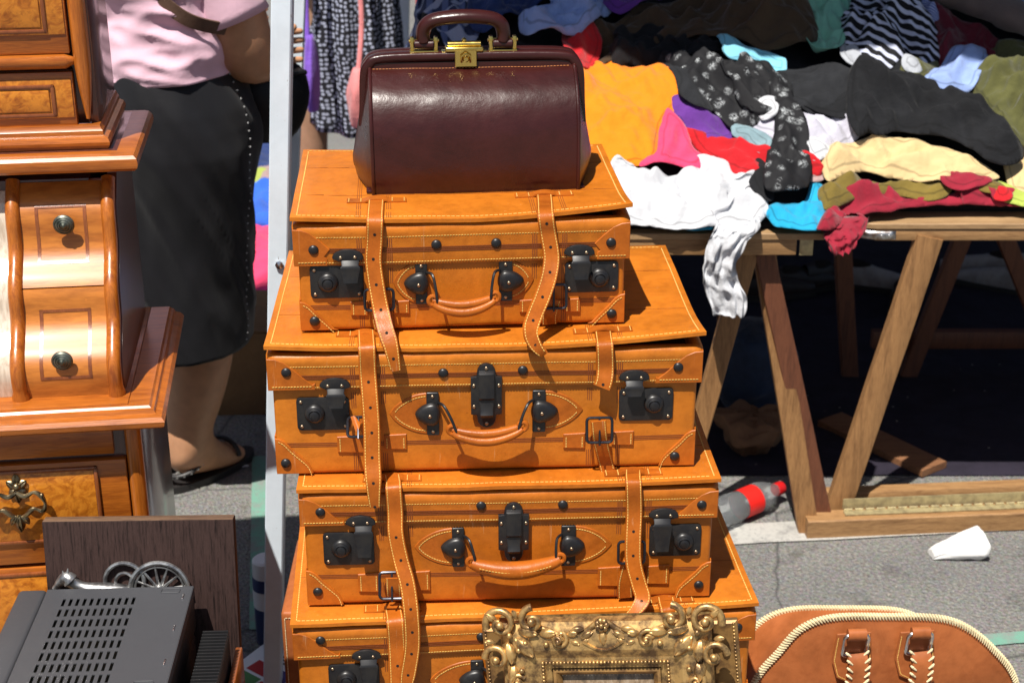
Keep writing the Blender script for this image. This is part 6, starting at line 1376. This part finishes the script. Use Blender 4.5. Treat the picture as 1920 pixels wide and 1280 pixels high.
# white sleeve hanging over the edge
ctrl = [(1385, 405, 3.02, 80), (1380, 428, 2.975, 82), (1365, 452, 2.955, 72), (1352, 490, 2.952, 58), (1350, 520, 2.952, 62), (1362, 555, 2.95, 72), (1366, 588, 2.948, 60)]
cp = [at_y(a, b, c) for a, b, c, w in ctrl]; cw = [w * 3.15 / FPX / 2 for *_, w in ctrl]; P = cr(cp, 9); n = len(P); rows = []
for i, p in enumerate(P):
    w_ = float(np.interp(i / (n - 1), np.linspace(0, 1, len(cw)), cw)); row = []
    for k in range(40):
        q = 2 * PI * k / 40; f = 1 + .22 * pn(q, .8, i * .11, 1); dz = .006 * pn(q, 1.5, i * .2, 5)
        row.append(p + Vector((w_ * math.cos(q) * f, .016 * math.sin(q) + .036 * (.25 - abs(pn(q, 2.4, i * .07, 9))) + .010 * pn(q, 1.5, i * .22, 3), dz)))
    rows.append(row)
ws = MB().loft(rows); c0 = P[n // 2]; ws.v = [tuple(Vector(v) - c0) for v in ws.v]
tag(obj('sleeve', ws.mesh(True, 179), M['white'], None, tuple(c0)), 'crumpled white sleeve hanging down over the table edge', 'garment', 'clothes heaped on the tables')
# crimson end rolled up and hanging
ctrl = [(1600, 408, 3.02, 60), (1590, 428, 2.985, 66), (1578, 448, 2.965, 60), (1574, 468, 2.96, 34)]
cp = [at_y(a, b, c) for a, b, c, w in ctrl]; cw = [w * 3.15 / FPX / 2 for *_, w in ctrl]; P = cr(cp, 9); n = len(P); rows = []
for i, p in enumerate(P):
    w_ = float(np.interp(i / (n - 1), np.linspace(0, 1, len(cw)), cw)); rows.append([p + Vector((w_ * math.cos(q) * (1 + .2 * pn(q, 1.2, i * .15, 3)), .028 * math.sin(q) + .040 * (.2 - abs(pn(q, 2.2, i * .12, 2))), .006 * pn(q, 1.2, i * .2, 8))) for q in np.linspace(0, 2 * PI, 37)[:-1]])
ws = MB().loft(rows); c0 = P[n // 2]; ws.v = [tuple(Vector(v) - c0) for v in ws.v]
tag(obj('dress_hem', ws.mesh(True, 179), M['crimson'], None, tuple(c0)), 'rolled crimson cloth hanging between the two tables', 'garment', 'clothes heaped on the tables')
# red cloth hanging from the awning
a, b = at_y(768, -60, 4.4), at_y(842, 52, 4.4); rows = []
for i in range(24):
    t = i / 23; rows.append([Vector(((u - .5) * (b.x - a.x) * (1 - .25 * t), .02 * math.sin(u * 14 + t * 2) + .012 * fbm(u * 6, t * 5), -t * (2.27 - b.z + .02 * math.sin(u * 7)))) for u in np.linspace(0, 1, 26)])
tag(garment('hanging_dress', MB().grid(rows).mesh(True, 179), M['red'], None), 'red cloth hanging from the awning behind the doctor bag', 'garment').location = ((a.x + b.x) / 2, 4.4, 2.27)

# ---- clothes on the ground far behind the shopper
def gz(x, y): return .02 + .10 * np.clip(1 - ((np.asarray(x) + .92) / .55) ** 2, 0, 1) * np.clip(1 - ((np.asarray(y) - 5.2) / .95) ** 2, 0, 1)
def ghit(px, py): p = at_z(px, py, .08); return p.x, p.y
fb('cobalt', (.03, .12, .55), var=.2); fb('ltgrey', (.6, .63, .66), var=.1)
for nm, lb, mt, pts, sd in (('jacket', 'navy jacket on the ground cloth behind the shopper', 'navy', [(430, 345), (480, 300), (545, 305), (560, 335), (500, 360)], 71), ('scarf', 'peach scarf lying on the ground behind the stall post', 'mauve', [(480, 350), (560, 340), (570, 372), (500, 385)], 72),
    ('top', 'cobalt blue top on the ground behind the shopper', 'cobalt', [(440, 405), (520, 385), (545, 420), (520, 452), (450, 445)], 73), ('top', 'lime top lying near the cobalt blue top', 'lime', [(470, 368), (530, 366), (535, 392), (475, 396)], 74), ('towel', 'turquoise towel on the ground beside the stall post', 'teal', [(520, 400), (575, 390), (580, 470), (530, 460)], 75),
    ('shirt', 'light grey shirt on the ground behind the suitcases', 'ltgrey', [(530, 440), (585, 430), (590, 490), (540, 480)], 76), ('skirt', 'crimson skirt on the ground behind the shopper', 'hotpink', [(440, 450), (525, 445), (540, 515), (480, 535), (440, 520)], 77), ('cloth', 'violet cloth on the ground next to the crimson skirt', 'violet', [(500, 500), (575, 480), (580, 540), (510, 545)], 78)):
    G(nm, lb, M[mt], pts, .02, .25, .2, .4, sd, hfun=gz, hit=ghit, h=.022, group='clothes lying on the ground', maxh=.10, amp=.03)
ys = [at_z(530, 548, 0).y, at_z(530, 300, 0).y]
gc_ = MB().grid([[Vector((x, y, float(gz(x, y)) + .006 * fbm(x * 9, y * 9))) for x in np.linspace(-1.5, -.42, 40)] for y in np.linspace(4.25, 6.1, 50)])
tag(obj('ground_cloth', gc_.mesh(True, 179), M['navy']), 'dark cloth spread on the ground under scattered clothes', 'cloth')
# ================================================================== things on the ground
M['card'] = fabric('corrugated_cardboard', (.20, .115, .055), .85, .15, 300, 0)
c = at_z(450, 778, 0); bx = tag(empty('cardboard_box', (c.x, c.y, 0), R(2)), 'brown cardboard box behind the shopper in the black skirt', 'box')
for nm, s, l in (('front', (.36, .006, .23), (0, 0, 0)), ('rear', (.36, .006, .23), (0, .30, 0)), ('left', (.006, .288, .23), (-.177, .009, 0)), ('right', (.006, .288, .23), (.177, .009, 0)), ('bottom', (.345, .285, .005), (0, .01, .001))): obj('box_panel', rbox(s[0], s[1], s[2], .001), M['card'], bx, l)
obj('flap', rbox(.35, .14, .005, .001), M['card'], bx, (0, .003, .231), (R(8), 0, 0)); obj('flap', rbox(.35, .14, .005, .001), M['card'], bx, (0, .305, .231), (R(-6), 0, R(180)))
# bottle
def clear():
    m, n, b = nt('clear_plastic', (.93, .95, .96), .06); b.inputs['Transmission Weight'].default_value = .92; b.inputs['IOR'].default_value = 1.2; return m
M['clear'] = clear(); M['labelred'] = nt('red_label', (.75, .02, .015), .4)[0]; M['capred'] = nt('red_cap', (.55, .01, .012), .4)[0]
b0, b1 = at_z(1338, 968, .036), at_z(1466, 914, .036); ax = (b1 - b0); L = ax.length; an = math.atan2(ax.y, ax.x)
bt = tag(empty('plastic_bottle', (b0.x, b0.y, .0375), an), 'empty clear plastic bottle with red label lying on the asphalt', 'bottle'); Mx = Matrix.Rotation(R(90), 3, 'Y')
def tx(p): return [(r, z * L) for r, z in p]
sh_ = obj('bottle_body', MB().lathe(tx([(.012, .0), (.028, .004), (.035, .03), (.036, .10), (.033, .14), (.036, .18), (.0345, .34), (.0335, .36), (.0335, .60), (.036, .64), (.033, .72), (.024, .82), (.016, .88), (.0135, .92), (.0135, .985)]), 32, Mx).mesh(True, 50), M['clear'], bt); s = sh_.modifiers.new('t', 'SOLIDIFY'); s.thickness = .0006
obj('label', MB().loft([[Mx @ Vector((.0345 * math.cos(a), .0345 * math.sin(a), z * L)) for a in np.linspace(0, 2 * PI, 33)[:-1]] for z in (.37, .59)], cap=False).mesh(), M['labelred'], bt)
obj('cap', MB().lathe(tx([(.0155, .90), (.0158, .91), (.0158, .99), (.0145, 1.0), (.001, 1.0)]), 24, Mx).mesh(True, 40), M['capred'], bt)
# crushed paper cup
M['paper'] = nt('white_paper', (.85, .85, .84), .6)[0]; c = at_z(1790, 1040, 0); rows = []
cu = tag(empty('paper_cup', (c.x, c.y, 0), R(10)), 'crushed white paper cup lying on the painted line', 'cup')
for i in range(12):
    t = i / 11; row = []
    for k in range(33):
        q = PI * 2 * k / 32; w_ = .050 - .0 * t; hx = -.056 + .106 * t
        rz = (.012 + .036 * t ** .7); zz_ = max(.0015, rz * (math.sin(q) + .75) * .72 + .0035 * fbm(q * 2, t * 4)); row.append(Vector((hx + .006 * math.cos(q * 2) * t + .010 * t * math.sin(q), (.016 + .030 * t) * math.cos(q) + .004 * fbm(q * 2 + 5, t * 3), zz_)))
    rows.append(row)
me = MB().grid(rows); o = obj('cup_wall', me.mesh(True, 75), M['paper'], cu); s = o.modifiers.new('t', 'SOLIDIFY'); s.thickness = .0008
obj('cup_base', MB().add(rows[0][:-1], [tuple(range(32))]).mesh(), M['paper'], cu)
# bags under the table
M['paperbag'] = fabric('brown_paper', (.20, .11, .06), .8, .2, 200, 0); M['navybag'] = fabric('dark_blue_bag_cloth', (.014, .03, .07), .7, .4)
def lump(name, label, cat, px0, py0, px1, py1, mat, hd, seed, amp=.16, sharp=.8, crease=60):
    b = at_z((px0 + px1) / 2, py1, 0); y = b.y + hd; A_, B_ = at_y(px0, py0, y), at_y(px1, py0, y); hw_ = (B_.x - A_.x) / 2; h = A_.z
    e = tag(empty(name, ((A_.x + B_.x) / 2, y, 0)), label, cat); rows = []
    for i in range(26):
        t = i / 25; s_ = (math.sin(PI * (.14 + .80 * (1 - t) ** sharp))) ** .6 * (1 if i < 25 else .3)
        rows.append([Vector((hw_ * s_ * math.cos(q) * (1 + amp * pn(q, 1.2, t * 2.5, seed)), hd * s_ * math.sin(q) * (1 + amp * pn(q, 1.4, t * 2, seed + 4)), max(0.001, h * t + (.02 * pn(q, 2, t * 5, seed) if 0 < i else 0)))) for q in np.linspace(0, 2 * PI, 49)[:-1]])
    obj('sack', MB().loft(rows).mesh(True, crease), mat, e); return e, h
e, h = lump('paper_bag', 'crumpled brown paper bag on the ground under the left table', 'bag', 1345, 775, 1482, 872, M['paperbag'], .08, 3, .34, .55, 12)
obj('rolled_rim', MB().tube([(.05 * math.cos(q), .03 * math.sin(q), h * .93 + .006 * math.sin(3 * q)) for q in np.linspace(0, 2 * PI, 25)[:-1]], .006, 6, closed=True).mesh(), M['paperbag'], e)
e, h = lump('cloth_sack', 'dark blue cloth sack standing behind the brown paper bag', 'bag', 1335, 610, 1495, 815, M['navybag'], .12, 6)
obj('tie', MB().tube([(.03 * math.cos(q), .03 * math.sin(q), h * .95) for q in np.linspace(0, 2 * PI, 17)[:-1]], .006, 6, closed=True).mesh(), M['mauve'], e)
# shoes and dark cloth in the shade behind the tables
M['shoe'] = leather('dark_shoe_leather', (.04, .03, .028), .4); M['shoelight'] = leather('pale_shoe_leather', (.40, .37, .36), .5); M['sole'] = nt('rubber_sole', (.03, .028, .026), .7)[0]
def shoe(px, py, rz, mat, label):
    p = at_z(px, py, 0); e = tag(empty('shoe', (p.x, p.y, .006), rz), label, 'shoe', 'shoes behind the tables'); rows = []; sole = []
    for i in range(13):
        t = i / 12; w_ = .036 * math.sin(PI * (.10 + .82 * t)) ** .45 * (1 - .12 * math.sin(PI * t)); h_ = float(np.interp(t, [0, .3, .5, .8, 1], [.075, .072, .055, .040, .022])); rows.append([Vector((t * .26 - .13, w_ * math.cos(a), .018 + h_ * max(0, math.sin(a)) ** .7)) for a in np.linspace(-.2, PI + .2, 15)]); sole.append([Vector((t * .264 - .132, sx_ * (w_ + .003), z)) for sx_, z in ((-1, 0), (-1, .018), (1, .018), (1, 0))])
    obj('upper', MB().grid(rows).mesh(True, 179), mat, e); obj('sole', MB().loft(sole).mesh(True, 40), M['sole'], e); obj('opening', MB().ball((-.065, 0, .078), (.048, .024, .016), 16, 6).mesh(), M['hole'], e)
for i, (px, py, rz, mt, lb) in enumerate(((1510, 548, 20, 'shoe', 'dark shoe standing just behind the crossed table legs'), (1560, 535, 35, 'shoe', 'dark shoe beside a table leg in the shade'), (1640, 545, -20, 'shoelight', 'pale trainer with dark opening behind the slanted brace'), (1690, 570, 70, 'shoe', 'dark shoe lying below the pale trainers'), (1838, 520, 160, 'shoelight', 'pale trainer in the shade near the right table legs'), (1870, 545, 150, 'shoelight', 'second pale trainer near the right table legs'), (1450, 560, 10, 'shoe', 'dark shoe behind the white hanging sleeve'))): shoe(px, py, R(rz), M[mt], lb)
a_, b_ = at_z(1400, 560, 0), at_z(2050, 470, 0)
rows = [[Vector((x, y, .003 + max(0, .008 * fbm(x * 7, y * 7)))) for x in np.linspace(.42, 2.6, 60)] for y in np.linspace(3.30, b_.y + .6, 60)]  # near part runs under the tables, its dark colour standing in for shade
fb('shade_plumcloth', (.022, .018, .030), var=.3, sheen=0)
tag(obj('cloth_and_shade_sheet', MB().grid(rows).mesh(True, 179), M['shade_plumcloth']), 'dark cloth behind the tables, extended under them to deepen the shade', 'cloth')
# spray can and magazine beside the post
p = at_z(487, 1216, 0); can_ = tag(empty('spray_can', (p.x + .018, p.y + .03, 0)), 'blue and white spray can standing in the shade behind the stall post', 'can')
M['canblue'] = nt('can_print', (.05, .07, .18), .35, .3)[0]
obj('can_body', MB().lathe([(.026, 0), (.028, .004), (.028, .150), (.024, .160), (.014, .163)], 28).mesh(True, 40), M['canblue'], can_); obj('cap', MB().lathe([(.0265, .150), (.027, .153), (.026, .186), (.022, .190), (.001, .190)], 28).mesh(True, 40), M['paper'], can_)
obj('label_band', MB().loft([[Vector((.0284 * math.cos(a), .0284 * math.sin(a), z)) for a in np.linspace(0, 2 * PI, 29)[:-1]] for z in (.085, .125)], cap=False).mesh(), M['paper'], can_)
p = at_z(483, 1262, 0); mg = tag(empty('magazine', (p.x + .004, p.y - .02, .004), R(-38)), 'white leaflet with coloured squares lying at the foot of the stall post', 'leaflet')
obj('page', rbox(.12, .19, .004, .0008), M['paper'], mg, (0, -.095, 0)); obj('page', rbox(.12, .18, .0015, .0005), M['paper'], mg, (.012, -.09, .0046), (0, 0, R(7)))
for i, (cx, cy2, w_, h_, col) in enumerate(((-.02, .02, .05, .035, (.5, .03, .03)), (.03, .02, .04, .04, (.05, .04, .2)), (-.02, -.02, .05, .03, (.08, .25, .08)), (.03, -.024, .04, .03, (.5, .06, .04)), (.0, -.06, .08, .03, (.45, .02, .03)))):
    m_ = nt('printed_block', col, .4)[0]; obj('printed_block', MB().add([(cx - w_ / 2, cy2 - h_ / 2, 0), (cx + w_ / 2, cy2 - h_ / 2, 0), (cx + w_ / 2, cy2 + h_ / 2, 0), (cx - w_ / 2, cy2 + h_ / 2, 0)], [(0, 1, 2, 3)]).mesh(False), m_, mg, (.01, 0, .0066 + i * .0001))
for k in range(3): obj('printed_line', MB().add([(-.03, 0, 0), (.028 - k * .006, 0, 0), (.028 - k * .006, .004, 0), (-.03, .004, 0)], [(0, 1, 2, 3)]).mesh(False), M['hole'], mg, (.01, .055 + k * .008, .0066))
pb = at_z(447, 877, 0); tag(obj('paper_scrap', MB().grid([[Vector((x * .05, y * .012, .003 + .002 * fbm(x * 3, y * 3))) for x in np.linspace(-.5, .5, 8)] for y in np.linspace(-.5, .5, 4)]).mesh(), M['paper'], None, (pb.x, pb.y, .001), (0, 0, R(14))), 'small white paper scrap on the asphalt beside the sandal', 'paper')

# grit on the asphalt
gm = MB(); rg_ = random.Random(4)
for k in range(420):
    x, y = rg_.uniform(-1.2, 1.8), rg_.uniform(2.1, 4.2); r = rg_.uniform(.0012, .0042); gm.ball((x, y, r * .5), (r, r * rg_.uniform(.6, 1), r * .7), 5, 3)
gr_ = obj('grit', gm.mesh(True, 20), M['gritstone'] if 'gritstone' in M else nt('grit_stone', (.30, .28, .25), .9)[0]); gr_['kind'] = 'stuff'; gr_['label'] = 'scattered grit on the asphalt'; gr_['category'] = 'grit'
